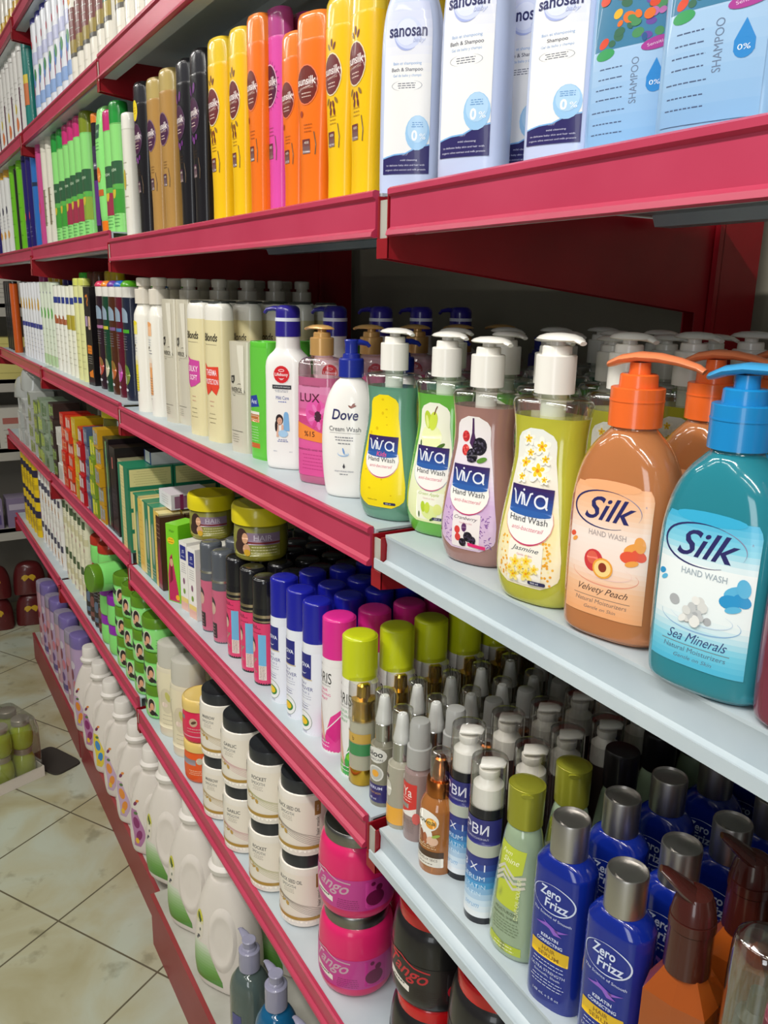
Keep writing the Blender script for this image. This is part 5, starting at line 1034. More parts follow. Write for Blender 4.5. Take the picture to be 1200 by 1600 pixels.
# --- shelf E -------------------------------------------------------------
def detergent(lab, tall=.300):
    # flat-sided jug with a moulded grip, its screw cap and a wrap label on the leading edge
    P = [(0, .062, .040, 2.8), (0, .062, .040, 2.8), (.008, .072, .047, 2.8), (.05, .078, .051, 2.7), (.11, .077, .050, 2.6), (.18, .068, .045, 2.5), (.235, .050, .038, 2.3), (.262, .036, .033, 2.1), (.270, .030, .030, 2.0), (tall-.012, .029, .029, 2.0)]
    p = smooth_prof(P, 5); b = MB().loft(p, 40)
    S = Surf(p); g = MB()
    # oval grip: a raised rim around a sunk oval on the front face
    def oval(a, k, off): return S(.020+.026*k*math.cos(a), .138+.056*k*math.sin(a), off)
    n = 28; rings = ((1.38, .0001), (1.24, .0022), (1.10, .0038), (.98, .0030), (.84, .0009), (.60, .0003), (.02, .0003))
    for k, off in rings: g.v += [oval(2*PI*i/n, k, off) for i in range(n)]
    for q in range(len(rings)-1):
        for i in range(n):
            j = (i+1) % n; g.f.append((q*n+i, q*n+j, (q+1)*n+j, (q+1)*n+i)); g.m.append(0)
    cap = MB().lathe([(tall-.014, .036), (tall-.004, .038), (tall, .035), (tall+.004, .0300), (tall+.040, .0285), (tall+.044, .026), (tall+.045, .010)], 30)
    return Kind('detergent_jug', 'detergent', [('jug', b.mesh('jug', [mat('#e6ddd4', .4, 0, .15)]), None, None), ('grip', g.mesh('grip', [mat('#e6ddd4', .4, 0, .15)]), 0, None), ('cap', cap.mesh('cap', [mat('#e9e2da', .4, 0, .15)]), None, None), ('label', lab.mesh(S, 'label', .006), None, None)])
def lab_green():
    D = Decal(); out = lambda z: .015+.030*max(0, min(1, (.135-z)/.10))
    cx = lambda z: -.046+(.022*max(0, min(1, (.135-z)/.10)))
    D.shape(.020, .112, out, grad((0, '#4a8e2a'), (.35, '#6fa84e'), (.7, '#a8c892'), (1, '#e0e4d4')), 12, cx=cx)
    D.shape(.112, .185, lambda z: .0140*(1-((z-.150)/.036)**4*.9 if abs(z-.150) < .036 else .1), grad((0, '#e6ddd0'), (.6, '#e8e0d0'), (.75, '#d8d23a'), (1, '#d8d23a')), 10, cx=lambda z: -.045)
    D.ell(-.045, .170, .005, .010, '#3e5a26', .5); D.ell(-.040, .163, .003, .006, '#3e5a26', -.4); D.ell(-.043, .148, .007, .010, '#ece4d6'); D.ell(-.047, .136, .005, .008, '#e9e0d2'); D.ell(-.040, .142, .002, .004, '#4a5a4a'); D.ell(-.045, .124, .005, .0035, '#4a4c54', .4); D.ell(-.049, .118, .003, .003, '#4a4c54')
    return D
def lab_flower(c1, c2):
    D = Decal(); D.shape(.030, .150, lambda z: .012+.010*math.sin((z-.03)/.12*PI), c1, 10, cx=lambda z: -.040+.010*math.sin((z-.03)*40)); D.ell(-.040, .110, .012, .018, c2, .3); D.ell(-.030, .070, .010, .018, c2, -.3); D.ell(-.044, .170, .010, .005, '#7a2a5a', .8); D.ell(-.036, .180, .007, .004, '#e08a3a', .4); D.ell(-.042, .140, .008, .005, '#5a7a4a', .2); D.ell(-.038, .050, .007, .010, '#f0c02a')
    return D
K_DETG = detergent(lab_green()); K_DETF = detergent(lab_flower('#c8a8c4', '#e6903a')); K_DETP = detergent(lab_flower('#b87aa8', '#8a2a6a')); K_DETY = detergent(lab_flower('#e8d040', '#3a8ac8'))
def gel(col, nmc):
    pr = smooth_prof([(0, .030, .027, 2.2), (0, .030, .027, 2.2), (.006, .0340, .0300, 2.2), (.16, .0345, .0305, 2.2), (.21, .0330, .0290, 2.2), (.236, .0240, .0230, 2.1), (.246, .0150, .0150, 2), (.252, .0140, .0140, 2)], 5)
    D = Decal(); D.rect(-.016, .10, .004, .15, '#4a4a8a'); D.lines(-.005, .06, .09, .03, 4, '#8a90a0', .0014)
    return Kind('shower_gel_bottle', 'shower gel', [('body', loft_mesh('body', pr, liq(col), 32), None, '%s gel body' % nmc), ('pump', duck_pump(.250, mat('#b4b2cc', .2, 0, .6, .3), ang=PI*.85, r=.0175, hh=.050, L=.036, head=.0105), None, 'clear lilac pump'), ('label', D.mesh(Surf([q for q in pr if q[0] < .2]), 'label', .006), None, None)])
K_GEL1 = gel('#5f6f6c', 'grey'); K_GEL2 = gel('#1470a4', 'blue'); K_GEL3 = gel('#2a2018', 'dark brown')
K_PUR = simple('#bda2c6', '#7a6aa8', .27, .045, .035, .045, [('o', -.006, .6, .012, .022, '#8a2a4a'), ('o', .008, .45, .014, .020, '#d87a8c'), ('o', -.004, .25, .016, .018, '#6a3a8a'), ('o', .004, .75, .016, .016, '#dcd0dc'), (.05, .14, '#5a4a8c', 1.0)], n=18, name='fabric_softener_bottle', cat='softener')
K_PNK2 = simple('#c9a0ae', '#9a90a4', .25, .045, .035, .045, [('o', -.006, .6, .012, .022, '#9a3a4a'), ('o', .006, .7, .016, .018, '#d8909c'), ('o', -.004, .3, .016, .018, '#b05a6a'), ('o', .004, .2, .010, .012, '#e8d8dc')], n=18, name='fabric_softener_bottle', cat='softener')

# ------------------------------------------------------------------ stocking the shelves
G = {}
# level B, nearest bay: hand washes with pumps
def rowB(k, px, Y, n, dy, rz, label, what, grp, sc=1.0, sh='B', **kw): return column(k, px, sh, Y, n, dy, label, what, grp, rz, sc, **kw)
rowB(K_KIDS, 611, .518, 5, .083, 26, 'sea-green hand wash with plain yellow kids label and white pump, beside the upright', 'sea-green hand wash with yellow kids label', 'sea-green kids hand washes')
rowB(K_APPLE, 688, .532, 5, .083, 22, 'bright green apple hand wash with white pump, between sea-green and dusky pink ones', 'bright green apple hand wash', 'green apple hand washes')
rowB(K_CRAN, 747, .508, 5, .083, 20, 'dusky pink cranberry hand wash with berries on the label and white pump', 'dusky pink cranberry hand wash', 'cranberry hand washes')
rowB(K_JAS, 843, .490, 5, .085, 14, 'yellow jasmine hand wash with white flowers on the label and white pump', 'yellow jasmine hand wash', 'jasmine hand washes', 1.04)
rowB(K_PEACH, 960, .490, 5, .088, 14, 'orange peach hand wash with orange blade pump, beside the yellow bottle', 'orange peach hand wash with orange pump', 'orange peach hand washes', 1.06)
rowB(K_SEA, 1106, .478, 5, .088, 10, 'large teal blue sea minerals hand wash with blue pump, rightmost full bottle', 'teal blue sea minerals hand wash', 'teal sea minerals hand washes', 1.06)
rowB(K_ROSE, 1280, .480, 3, .085, 6, 'maroon hand wash bottle cut off by the right edge of the photo', 'maroon hand wash at the right edge', 'maroon hand washes')
# level B, second bay
rowB(K_DOVE, 547, .528, 5, .080, 42, 'white oval cream wash bottle with dark blue pump and dove emblem', 'white cream wash with dark blue pump', 'white cream washes')
rowB(K_LUX, 503, .530, 5, .080, 26, 'pink see-through hand wash with matt gold pump, left of the white cream wash', 'pink hand wash with gold pump', 'pink hand washes')
rowB(K_LIFE, 452, .532, 5, .080, 40, 'white square-shouldered hand wash with red oval emblem and violet blue pump', 'white hand wash with violet blue pump', 'white hand washes with red emblem')
rowB(K_GREEN, 417, .528, 5, .050, 12, 'flat bright green shampoo bottle without visible cap, beside the white hand wash', 'flat bright green shampoo', 'flat green shampoos')
rowB(K_VERS, 385, .522, 5, .050, 12, 'short pearly beige lotion bottle right of the cream bottle with red flag', 'short pearly beige lotion', 'short pearly lotions')
rowB(K_BLT, 348, .522, 5, .052, 12, 'cream lotion bottle with red flag label reading therma protection', 'cream lotion with red flag label', 'cream lotions with red flags')
rowB(K_BLS, 320, .518, 5, .052, 10, 'cream lotion bottle with pink flag label reading silky soft', 'cream lotion with pink flag label', 'cream lotions with pink flags')
rowB(K_VERT, 299, .535, 4, .052, 8, 'tall pearly beige lotion half hidden behind the pink-flag bottle', 'tall pearly beige lotion of right column', 'tall pearly lotions')
rowB(K_VERT, 278, .520, 4, .052, 8, 'tall pearly beige lotion next to the orange-labelled white pump bottle', 'tall pearly beige lotion of left column', 'tall pearly lotions')
rowB(K_WPO, 258, .522, 6, .066, 0, 'white pump lotion bottle with orange label patches', 'white pump lotion with orange label', 'white pump lotions')
rowB(K_WPY, 236, .515, 6, .066, 0, 'white pump lotion bottle with yellow label patches', 'white pump lotion with yellow label', 'white pump lotions')
cn = ['green', 'blue', 'purple', 'orange', 'red']
wn = ['navy', 'maroon', 'brown', 'dark green', 'plum']
for i, k in enumerate(K_DO):
    x = -2.02 - .066*i
    for j in range(3):
        lb = '%s hair oil bottle with white collar and %s domed cap%s' % (wn[i], cn[i], '' if j == 0 else ', %s from the front' % ORD[j])
        put(k, (x, .530+.056*j, zs('B', x)+.0003), lb, 'dark hair oils with domed caps', rz=random.uniform(-3, 6))
for j in range(2): put(K_BLK, (-2.375, .525+.060*j, zs('B', -2.3)+.0003), 'black upright carton with orange prints' + (' beside the dark hair oils' if j == 0 else ' behind the front black carton'), 'black cartons', rz=4)
seq = [4, 4, 3, 3, 2, 2, 2, 1, 1, 1, 1, 0, 0, 0, 0, 0, 0, 0]
tn = {4: 'pale lime tube bottle', 3: 'white tube bottle with olive band', 2: 'white tube bottle with rust band', 1: 'white and green tube bottle', 0: 'white tube bottle with gold art and navy stripe'}
cnt = {}
x = -2.445
for i, s_ in enumerate(seq):
    x -= .030 if i == 0 else .062
    cnt[s_] = cnt.get(s_, 0)+1
    nth = ('nearest of its kind', 'second nearest', 'third nearest', 'fourth nearest', 'fifth nearest', 'sixth nearest', 'seventh nearest')[cnt[s_]-1]
    put(K_TW[s_], (x, .520, zs('B', x)+.0003), '%s, %s' % (tn[s_], nth), 'white tube bottles in the far bays', rz=random.uniform(-2, 6))
capn = {'#c8428c': 'magenta', '#e8b81e': 'amber yellow', '#36208a': 'navy violet', '#4fd03c': 'light green', '#6b3a20': 'brown', '#e0c020': 'yellow'}
for i, (c, xx) in enumerate((('#e0c020', -2.50), ('#e0c020', -2.57), ('#6b3a20', -2.72), ('#6b3a20', -2.80), ('#4fd03c', -2.92), ('#4fd03c', -3.03), ('#36208a', -3.20), ('#e8b81e', -3.36), ('#e8b81e', -3.48), ('#c8428c', -3.68))):
    w_ = ('nearer', 'farther')[1 if i in (1, 3, 5, 8) else 0]
    put(K_BACKCAP[c], (xx, .62, zs('B', xx)+.0003), 'bottle with %s cap standing behind the white tubes%s' % (capn[c], (', ' + w_ + ' of two') if c not in ('#36208a', '#c8428c') else ''), 'coloured caps behind the tubes', sc=(1, 1, 1.08))
put(K_PALE_OR, (-3.70, .505, zs('B', -3.6)+.0003), 'orange tube standing beyond the white tubes', None)
for i in range(4): put(K_BKB, (-3.78-.058*i, .515, zs('B', -3.8)+.0003), 'black bottle at the far end of the level, %s from the orange tube' % ('first', 'second', 'third', 'fourth')[i], 'black bottles at the far end')

# level A: tall shampoos
column(K_SANO, 640, 'A', .522, 3, .078, 'pale lilac baby bath and shampoo bottle, left of the three lilac ones', 'pale lilac baby shampoo of the left column', 'lilac baby shampoos', 42)
column(K_SANO, 738, 'A', .500, 3, .066, 'pale lilac baby bath and shampoo bottle, middle of the three, label cut at the top', 'pale lilac baby shampoo of the middle column', 'lilac baby shampoos', 26, sc=(1, 1, .93))
column(K_SANOS, 876, 'A', .500, 3, .060, 'pale lilac baby shampoo bottle next to the blue children shampoos', 'pale lilac baby shampoo of the right column', 'lilac baby shampoos', 22, sc=(.93, .93, .74))
column(K_FISH, 1000, 'A', .520, 3, .062, 'light blue children shampoo with sea picture, left of the two', 'light blue children shampoo of left column', 'blue children shampoos', 12, sc=(1, 1, .70))
column(K_FISH, 1128, 'A', .497, 3, .062, 'light blue children shampoo with sea picture and water drop, right of the two', 'light blue children shampoo of right column', 'blue children shampoos', 10, sc=(1, 1, .70))
SA = [(K_SUNY, 573, .522, (.93, .93, 1.0), 0, 'yellow shampoo bottle nearest the lilac baby bottles'), (K_SUNY, 536, .522, (.93, .93, 1.0), 3, 'yellow shampoo bottle between orange one and the nearest yellow one'),
      (K_SUNO, 496, .520, (1, 1, 1.0), 14, 'orange shampoo bottle with whole round emblem showing'), (K_SUNO, 466, .535, (.92, .92, 1.0), 2, 'shorter orange shampoo bottle beside the pink one'),
      (K_SUNP, 440, .540, (.88, .88, 1.2), 3, 'tall hot pink shampoo bottle'), (K_SUNO, 411, .522, (.86, .86, 1.18), 3, 'tall orange shampoo bottle left of the pink one'),
      (K_SUNY, 385, .522, (.96, .96, 1.17), 2, 'tall yellow shampoo bottle beside the tall orange one'), (K_SUNY, 355, .522, (1.1, 1.1, 1.19), 2, 'tall yellow shampoo bottle beside the black ones'),
      (K_SUNB, 325, .526, (1.05, 1.05, 1.22), 0, 'black shampoo bottle beside the tall yellow one'), (K_SUNB, 303, .526, (1.05, 1.05, 1.22), 0, 'black shampoo bottle beside the tan ones'),
      (K_SUNT, 277, .520, (1.05, 1.05, 1.22), 4, 'tan gold shampoo bottle, nearer of the two'), (K_SUNT, 257, .520, (1.05, 1.05, 1.22), 4, 'tan gold shampoo bottle, farther of the two'), (K_SUNBS, 237, .518, (1.1, 1.1, 1.25), 2, 'black shampoo bottle with a round yellow sticker')]
for k, px, Y, sc, rz, lb in SA:
    z = ZS['A']; x = col_x(px, Y, z)
    for j in range(3):
        put(k, (x, Y+.044*j*sc[0], z+.0003), lb if j == 0 else lb.split(' bottle')[0]+' '+('bottle directly behind the one' if j == 1 else 'bottle two behind the one')+(lb.split(' bottle')[1][:60] if len((lb).split()) < 11 else ' in front'), 'tall slim shampoos on the upper level', rz=rz, sc=sc)
K_WHT = simple('#e4e0d4', '#ece8de', .215, .020, .014, .03, [('l', .3, .7, '#b0a890', 5), ('o', 0, .55, .006, .02, '#c8b040')])
K_MULT = simple('#1c1a22', '#e07a20', .24, .016, .012, .02, [(.1, .5, '#5a2a7c', .8), (.6, .8, '#3a2a4c', .8)])
K_LIM = simple('#69b81e', '#7ac62a', .25, .026, .018, .03, [('l', .2, .7, '#3a7a14', 4)]); K_NAV = simple('#1f1664', '#241a6c', .27, .026, .018, .04, [('e', .38, .006, .012, '#d84a5a'), ('l', .15, .25, '#8a8ac0', 3)])
K_BLU = simple('#2a6cb8', '#2f78c4', .27, .024, .018, .04, [(.66, .70, '#1c2c4c', 1.0)]); K_PNK = simple('#c24a88', '#c8508e', .26, .024, .018, .04, [('o', 0, .42, .01, .016, '#d84a6a')])
K_BRZ = simple('#dedacb', '#d8d4c6', .25, .024, .018, .04, [(.22, .60, '#8c8468', .35), ('l', .25, .6, '#6c6650', 6)]); K_BLKN = simple('#1a1c14', '#141414', .24, .018, .014, .02)
K_WYL = simple('#dcdcda', '#dcaa3c', .26, .030, .020, .035, [('e', .58, .012, .014, '#26284c'), ('o', .004, .26, .012, .014, '#e0a23a'), ('l', .36, .50, '#9a9aac', 4)])
A2 = [(K_WHT, -1.905, 1.02, 'slim white bottle beside the black one with yellow sticker'), (K_GG, -1.985, .98, 'light green shampoo with dark green cap nearest the slim white bottle'), (K_GP, -2.045, .95, 'light green shampoo with pink cap beside the tall mint tube'),
      (K_GT, -2.115, .97, 'tall mint green tube standing on its orange cap'), (K_MULT, -2.19, 1.05, 'slim black and purple bottle beside the mint tube'), (K_GO, -2.285, 1.08, 'light green shampoo with olive cap'),
      (K_GP, -2.36, 1.08, 'light green shampoo with pink cap, nearest of three'), (K_GP, -2.43, 1.08, 'light green shampoo with pink cap, middle of three'), (K_GP, -2.50, 1.08, 'light green shampoo with pink cap, farthest of three'),
      (K_GG, -2.58, 1.08, 'light green shampoo with green cap, nearer of the far pair'), (K_GG, -2.66, 1.08, 'light green shampoo with green cap, farther of the far pair'), (K_BRZ, -2.75, 1.06, 'white bottle with long olive print, nearer of two'), (K_BRZ, -2.83, 1.06, 'white bottle with long olive print, farther of two'),
      (K_PNK, -2.92, 1.05, 'pink bottle on the upper level of the far bays'), (K_BLU, -3.02, 1.05, 'blue bottle beside the pink one on the upper level'), (K_NAV, -3.12, 1.04, 'navy bottle with red dot, nearer of two'), (K_NAV, -3.20, 1.04, 'navy bottle with red dot, farther of two'),
      (K_LIM, -3.32, 1.08, 'lime green bottle, nearer of two'), (K_BLKN, -3.41, 1.08, 'narrow black bottle between lime green ones'), (K_LIM, -3.49, 1.08, 'lime green bottle, farther of two'), (K_WYL, -3.62, 1.04, 'white bottle with amber cap and navy emblem, nearest of three'), (K_WYL, -3.72, 1.04, 'white bottle with amber cap and navy emblem, middle of three'), (K_WYL, -3.82, 1.04, 'white bottle with amber cap and navy emblem, farthest of three'), (K_NAV, -3.93, .98, 'navy bottle at the far end of the upper level')]
for k, x, s_, lb in A2:
    w = 1.05
    put(k, (x, .515, zs('A', x)+.0003), lb, 'bottles in the far bays of the upper level', rz=3, sc=(w, w, s_*1.02))

# level Z: white bottles seen from below, and the level above
def bandb(txtc, gold, blob): return simple('#e6e1d4', '#e0dcd0', .27, .029, .021, .03, [('l', .06, .18, '#cfc8b8', 2), (.30, .335, '#55524c', .75), (.335, .44, gold, .75), (.44, .70, txtc, .75), ('l', .48, .66, '#c8d4c8', 4), ('o', 0, .80, .012, .02, blob)], n=18)
KB1 = bandb('#1f6a52', '#a08c3a', '#e8a83c'); KB2 = bandb('#6e3430', '#94803a', '#e8a83c'); KB3 = bandb('#8a7c40', '#b0a058', '#8a4a30')
for i in range(12):
    x = -1.550-.068*i if i < 6 else -1.580-.068*i
    k = (KB3, KB3, KB3, KB3, KB1, KB1, KB1, KB2, KB2, KB2, KB2, KB2)[i]
    nm = {id(KB3): 'olive', id(KB1): 'dark green', id(KB2): 'brown'}[id(k)]
    idx = (0, 1, 2, 3, 0, 1, 2, 0, 1, 2, 3, 4)[i]
    put(k, (x, .520, zs('Z', x)+.0003), 'cream white bottle with %s band above the upper level, %s nearest of its colour' % (nm, ('the', 'second', 'third', 'fourth', 'fifth')[idx]), 'cream bottles on the top level', rz=4)
K_WB = simple('#dfe2ea', '#2a2a9c', .27, .034, .022, .05, [('o', -.008, .80, .006, .01, '#d84a5a'), ('o', .0, .45, .010, .02, '#6a94d4'), ('o', .008, .50, .008, .016, '#3a8a4c'), (.18, .30, '#8aa8d8', .8), (.60, .72, '#b8bcdc', .9), ('o', -.010, .35, .004, .02, '#c42a72')], n=18)
for i in range(7): put(K_WB, (-2.36-.078*i, .518, zs('Z', -2.3)+.0003), 'white bottle with blue cap and blue art on the top level, %s from the camera' % ('first', 'second', 'third', 'fourth', 'fifth', 'sixth', 'seventh')[i], 'white and blue bottles on the top level', rz=4)
K_TEAL = simple('#1d7c74', '#1a8a84', .25, .030, .020, .03, [(.35, .60, '#c8703c', .8), (.60, .70, '#d8c03a', .8)], n=18)
put(K_TEAL, (-3.03, .518, zs('Z', -3)+.0003), 'teal bottle with orange print on the top level', None, rz=2)
K_WA = simple('#dcdad6', '#e6e4e0', .26, .032, .022, .04, [('o', -.004, .40, .012, .016, '#e6cf1e'), ('o', .004, .22, .014, .022, '#d87a4a'), ('l', .5, .7, '#a8a4a0', 4)], n=18); K_WM = simple('#d6d4d0', '#dcdad6', .26, .032, .022, .04, [(.1, .6, '#6a4a5a', .25), ('l', .5, .7, '#a8a4a0', 4)], n=18)
for i in range(9): put((K_WM, K_WA)[i % 2], (-3.12-.085*i, .518, zs('Z', -3)+.0003), 'white bottle with %s on the far top level, %s of its kind' % (('mauve stripe', 'yellow and orange art')[i % 2], ('nearest', 'second', 'third', 'fourth', 'farthest')[i//2]), 'white bottles at the far end of the top level', rz=3)
K_YB = simple('#d8aa1e', '#e2c43a', .24, .034, .024, .04, [(.3, .6, '#e8e4da', .8)], n=16)
for i in range(10): put(K_YB, (-2.92-.09*i, .52, ZS['Y']+.0003), 'yellow bottle on the highest shelf, %s from the camera' % ORD[i].replace('front', 'first'), 'yellow bottles on the highest shelf', rz=3)

# level C, nearest bay: serums and hair oils
rc = lambda *a, **k: rowB(*a, sh='C', **k)
rc(K_GOLD, 566, .505, 6, .058, 8, 'gold and clear serum bottle with domed clear cap, beside the green-capped can', 'gold serum bottle with clear cap', 'gold serums')
rc(K_BIO, 598, .505, 7, .052, 22, 'clear serum spray with navy foot label and silver collar', 'clear serum spray with navy label', 'clear serum sprays')
rc(K_CLO, 625, .500, 7, .052, 24, 'clear serum spray with amber foot label, left of the red-labelled one', 'clear serum spray with amber label', 'clear serum sprays')
rc(K_YA, 651, .505, 6, .055, 18, 'greyish serum spray with red label and frosted cap', 'greyish serum spray with red label', 'red-labelled serum sprays')
rc(K_LOV, 683, .496, 6, .062, 16, 'amber hair oil spray with almonds on the label and copper head', 'amber hair oil spray with copper head', 'amber hair oil sprays')
rc(K_ZBN, 722, .514, 7, .055, 8, 'navy and white serum pump bottle with clear cap, left of the pair', 'serum pump bottle with clear cap of left column', 'serum pump bottles', kb=K_SRB)
rc(K_ZBN, 752, .492, 7, .055, 14, 'navy and white serum pump bottle with clear cap, right of the pair', 'serum pump bottle with clear cap of right column', 'serum pump bottles', kb=K_SRB)
rc(K_TAP, 806, .494, 2, .064, 12, 'tapered pale green hair polisher bottle with olive cap', 'tapered pale green bottle with olive cap', 'tapered polisher bottles')
xx = col_x(806, .494, ZS['C'])
for j in range(5): put(K_TAPB, (xx+random.uniform(-.003, .003), .494+.064*(j+2), ZS['C']+.0003), 'tapered pale bottle with black cap, %s of the black-capped ones behind the olive caps' % ('first', 'second', 'third', 'fourth', 'fifth')[j], 'black-capped polisher bottles', rz=12)
rc(K_ZERO, 869, .487, 6, .066, 14, 'royal blue hair serum bottle with silver cap, left of the front pair', 'royal blue serum bottle of left column', 'royal blue serums')
rc(K_ZERO, 949, .478, 6, .066, 12, 'royal blue hair serum bottle with silver cap, right of the front pair', 'royal blue serum bottle of right column', 'royal blue serums')
rc(K_AMB, 1040, .480, 3, .075, 18, 'faceted amber bottle with dark brown pump, at the bottom right', 'faceted amber bottle with brown pump', 'amber pump bottles')
rc(K_DOME, 1132, .470, 4, .070, 0, 'amber bottle under a smoky clear domed cap, at the bottom right', 'amber bottle under smoky clear cap', 'domed amber bottles')
xz = col_x(1040, .480, ZS['C'])
for j in range(3): put(K_ZERO, (xz, .71+.066*j, ZS['C']+.0003), 'royal blue serum bottle behind the faceted amber bottles, %s of three' % ('nearest', 'middle', 'farthest')[j], 'royal blue serums', rz=12)
rc(K_PNKB, 1216, .462, 2, .07, 5, 'pink bottle cut off by the right edge at the bottom', 'pink bottle at the right edge', 'pink bottles')
# level C, second bay: sprays, boxes
rc(K_LIME, 560, .512, 6, .058, 6, 'hair removing spray can with yellow-green cap', 'spray can with yellow-green cap', 'yellow-green capped sprays')
rc(K_PINK, 529, .518, 6, .058, 6, 'hair removing spray can with hot pink cap', 'spray can with hot pink cap', 'pink capped sprays')
for q, (px, w) in enumerate(((496, 'nearest'), (471, 'middle'), (446, 'farthest'))):
    rc(K_NOVA, px, .512, 5, .052, 4, 'white spray can with royal blue cap, %s of the three' % w, 'white spray with blue cap of %s column' % w, 'blue capped white sprays')
for q, (px, w) in enumerate(((418, 'nearest'), (398, 'middle'), (376, 'farthest'))):
    rc(K_BKC, px, .512, 5, .052, 3, 'pink and black spray can with gold band, %s of the three' % w, 'pink and black spray can of %s column' % w, 'pink and black sprays')
for q, (px, w) in enumerate(((352, 'nearer'), (334, 'farther'))):
    rc(K_GRC, px, .510, 5, .050, 3, 'pink and grey wrapped spray can, %s of the two' % w, 'pink and grey spray can of %s column' % w, 'pink and grey sprays')
zc = ZS['C']
dn = Vector((.62, -.78, .0)).normalized(); put(K_NOVA, (-1.20, .815, zc+.2125+.0232), 'blue-capped spray can lying on top of the standing ones', 'blue capped white sprays', rot=Vector((0, 0, 1)).rotation_difference(dn).to_euler())
for q, (px, w) in enumerate(((318, 'nearer'), (305, 'farther'))):
    x = col_x(px, .512, zc)
    for j in range(3): put(K_WBX, (x, .512+.047*j, zc+.0003), 'upright white cosmetic box with navy square, %s one' % w if j == 0 else 'upright white cosmetic box %s from the front, %s column' % (ORD[j], w), 'white cosmetic boxes', rz=10)
x = col_x(289, .512, zc)
for j in range(3): put(K_GBX, (x, .512+.066*j, zc+.0003), 'lime green hair dye box with a red-haired figure' if j == 0 else 'lime green hair dye box, %s from the front' % ORD[j], 'lime green dye boxes', rz=24)
for q, px in enumerate((271,)):
    x = col_x(px, .512, zc)
    for j in range(3): put(K_BBX, (x, .512+.058*j, zc+.0003), 'dark brown hair dye box beside the lime green one' if j == 0 else 'dark brown hair dye box, %s from the front' % ORD[j], 'brown dye boxes', rz=1)
DY = [(K_HDY, -1.748, 'yellow hair dye box beside the brown one'), (K_HDG, -1.790, 'green and cream hair dye box right of a yellow one'), (K_HDG, -1.836, 'green and cream hair dye box, middle of the green ones'), (K_HDY, -1.876, 'yellow hair dye box between green ones'), (K_HDG, -1.914, 'green and cream hair dye box farthest of the dye boxes')]
for k, x, lb in DY:
    for j in range(2): put(k, (x, .510+.053*j, zc+.0003), lb if j == 0 else lb.split(' box')[0]+' box directly behind the '+{0: 'one'}[0]+' '+(lb.split(' box ')[1] if ' box ' in lb else 'in front'), 'hair dye boxes', rz=1)
for ri in range(4):
    for li in range(4):
        put(K_STK, (-1.992, .532+.112*ri, zs('C', -2)+.0003+.0523*li), 'flat teal carton with cream side, %s of the stack, %s row' % (('lowest', 'second', 'third', 'topmost')[li], ('front', 'second', 'third', 'back')[ri]), 'stacked teal cartons')
for ri in range(2): put(K_BLUT, (-1.992, .600+.13*ri, zs('C', -2)+.0003+.0523*4), 'dark-topped flat blue carton lying on the teal stack, %s one' % ('front', 'rear')[ri], 'dark-topped cartons')
put(K_WPB, (-1.768, .560, zc+.179), 'white and purple box lying on the dye boxes', None, rz=2)
put(K_JARY, (-1.60, .560, zc+.1508), 'yellow-lidded hair cream jar on the white boxes, farther of two', 'yellow-lidded cream jars', rz=48)
put(K_JARY, (-1.315, .550, zc+.1905), 'yellow-lidded hair cream jar on the black cans, nearer of two', 'yellow-lidded cream jars', rz=46, sc=1.05)
zb = ZS['C']+BOFF['C']
for j in range(3):
    put(K_OLV, (-2.065, .545+.115*j, zb), 'pale olive upright carton' + (' beside the upright' if j == 0 else ', %s from the front' % ORD[j]), 'upright cartons', rz=0)
    put(K_DKB, (-2.122, .545+.125*j, zb), 'tall black-brown carton with red seal' + ('' if j == 0 else ', %s from the front' % ORD[j]), 'upright cartons', rz=0)
    put(K_DKG, (-2.186, .545+.125*j, zb), 'tall dark carton with a light green stripe' + ('' if j == 0 else ', %s from the front' % ORD[j]), 'upright cartons', rz=0)
def small_box(c1, c2, h, w=.062, d=.085, c3=None):
    D = Decal(); D.rect(-w*.42, h*.12, -w*.02, h*.88, c2); D.rect(w*.08, h*.2, w*.42, h*.8, c3 or c2); D.lines(0, h*.3, h*.7, w*.6, 2, '#d8d4c8', .0012)
    return box_kind(w, d, h, c1, c1, c1, D, 'small_carton', 'box')
FAR = [(-2.235, [('#c8981e', '#9aa0a0', .052, 5)], 'amber and grey', .062), (-2.305, [('#7a9a2a', '#d8d82a', .056, 4)], 'green and yellow', .062), (-2.375, [('#4a5a7c', '#8a94a8', .048, 5)], 'slate blue', .062),
       (-2.46, [('#b81c24', '#e8d8d8', .046, 5)], 'red', .07), (-2.535, [('#c8a81e', '#e0c43a', .062, 4)], 'mustard yellow', .058), (-2.62, [('#d8421c', '#e8b8a8', .040, 6)], 'orange-red', .075), (-2.705, [('#c82a1c', '#e86a3a', .040, 6)], 'scarlet', .07),
       (-2.80, [('#dcdad2', '#cfccc4', .060, 3)], 'plain white', .07), (-2.89, [('#3a2c28', '#7a9a3a', .050, 5)], 'dark brown and green', .07), (-3.03, [('#93a48c', '#5a7a4c', .060, 4)], 'grey green', .08), (-3.13, [('#8a9a80', '#b0c83a', .060, 4)], 'leaf printed green', .08), (-3.23, [('#6c7c50', '#a8c02a', .055, 4)], 'lime printed', .08), (-3.36, [('#b8bab4', '#8a9a3a', .06, 4)], 'pale grey', .09), (-3.50, [('#c4c6c4', '#a8aaa8', .065, 3)], 'silver grey', .09), (-3.64, [('#b8bcb8', '#d8dad8', .065, 3)], 'cool grey', .09)]
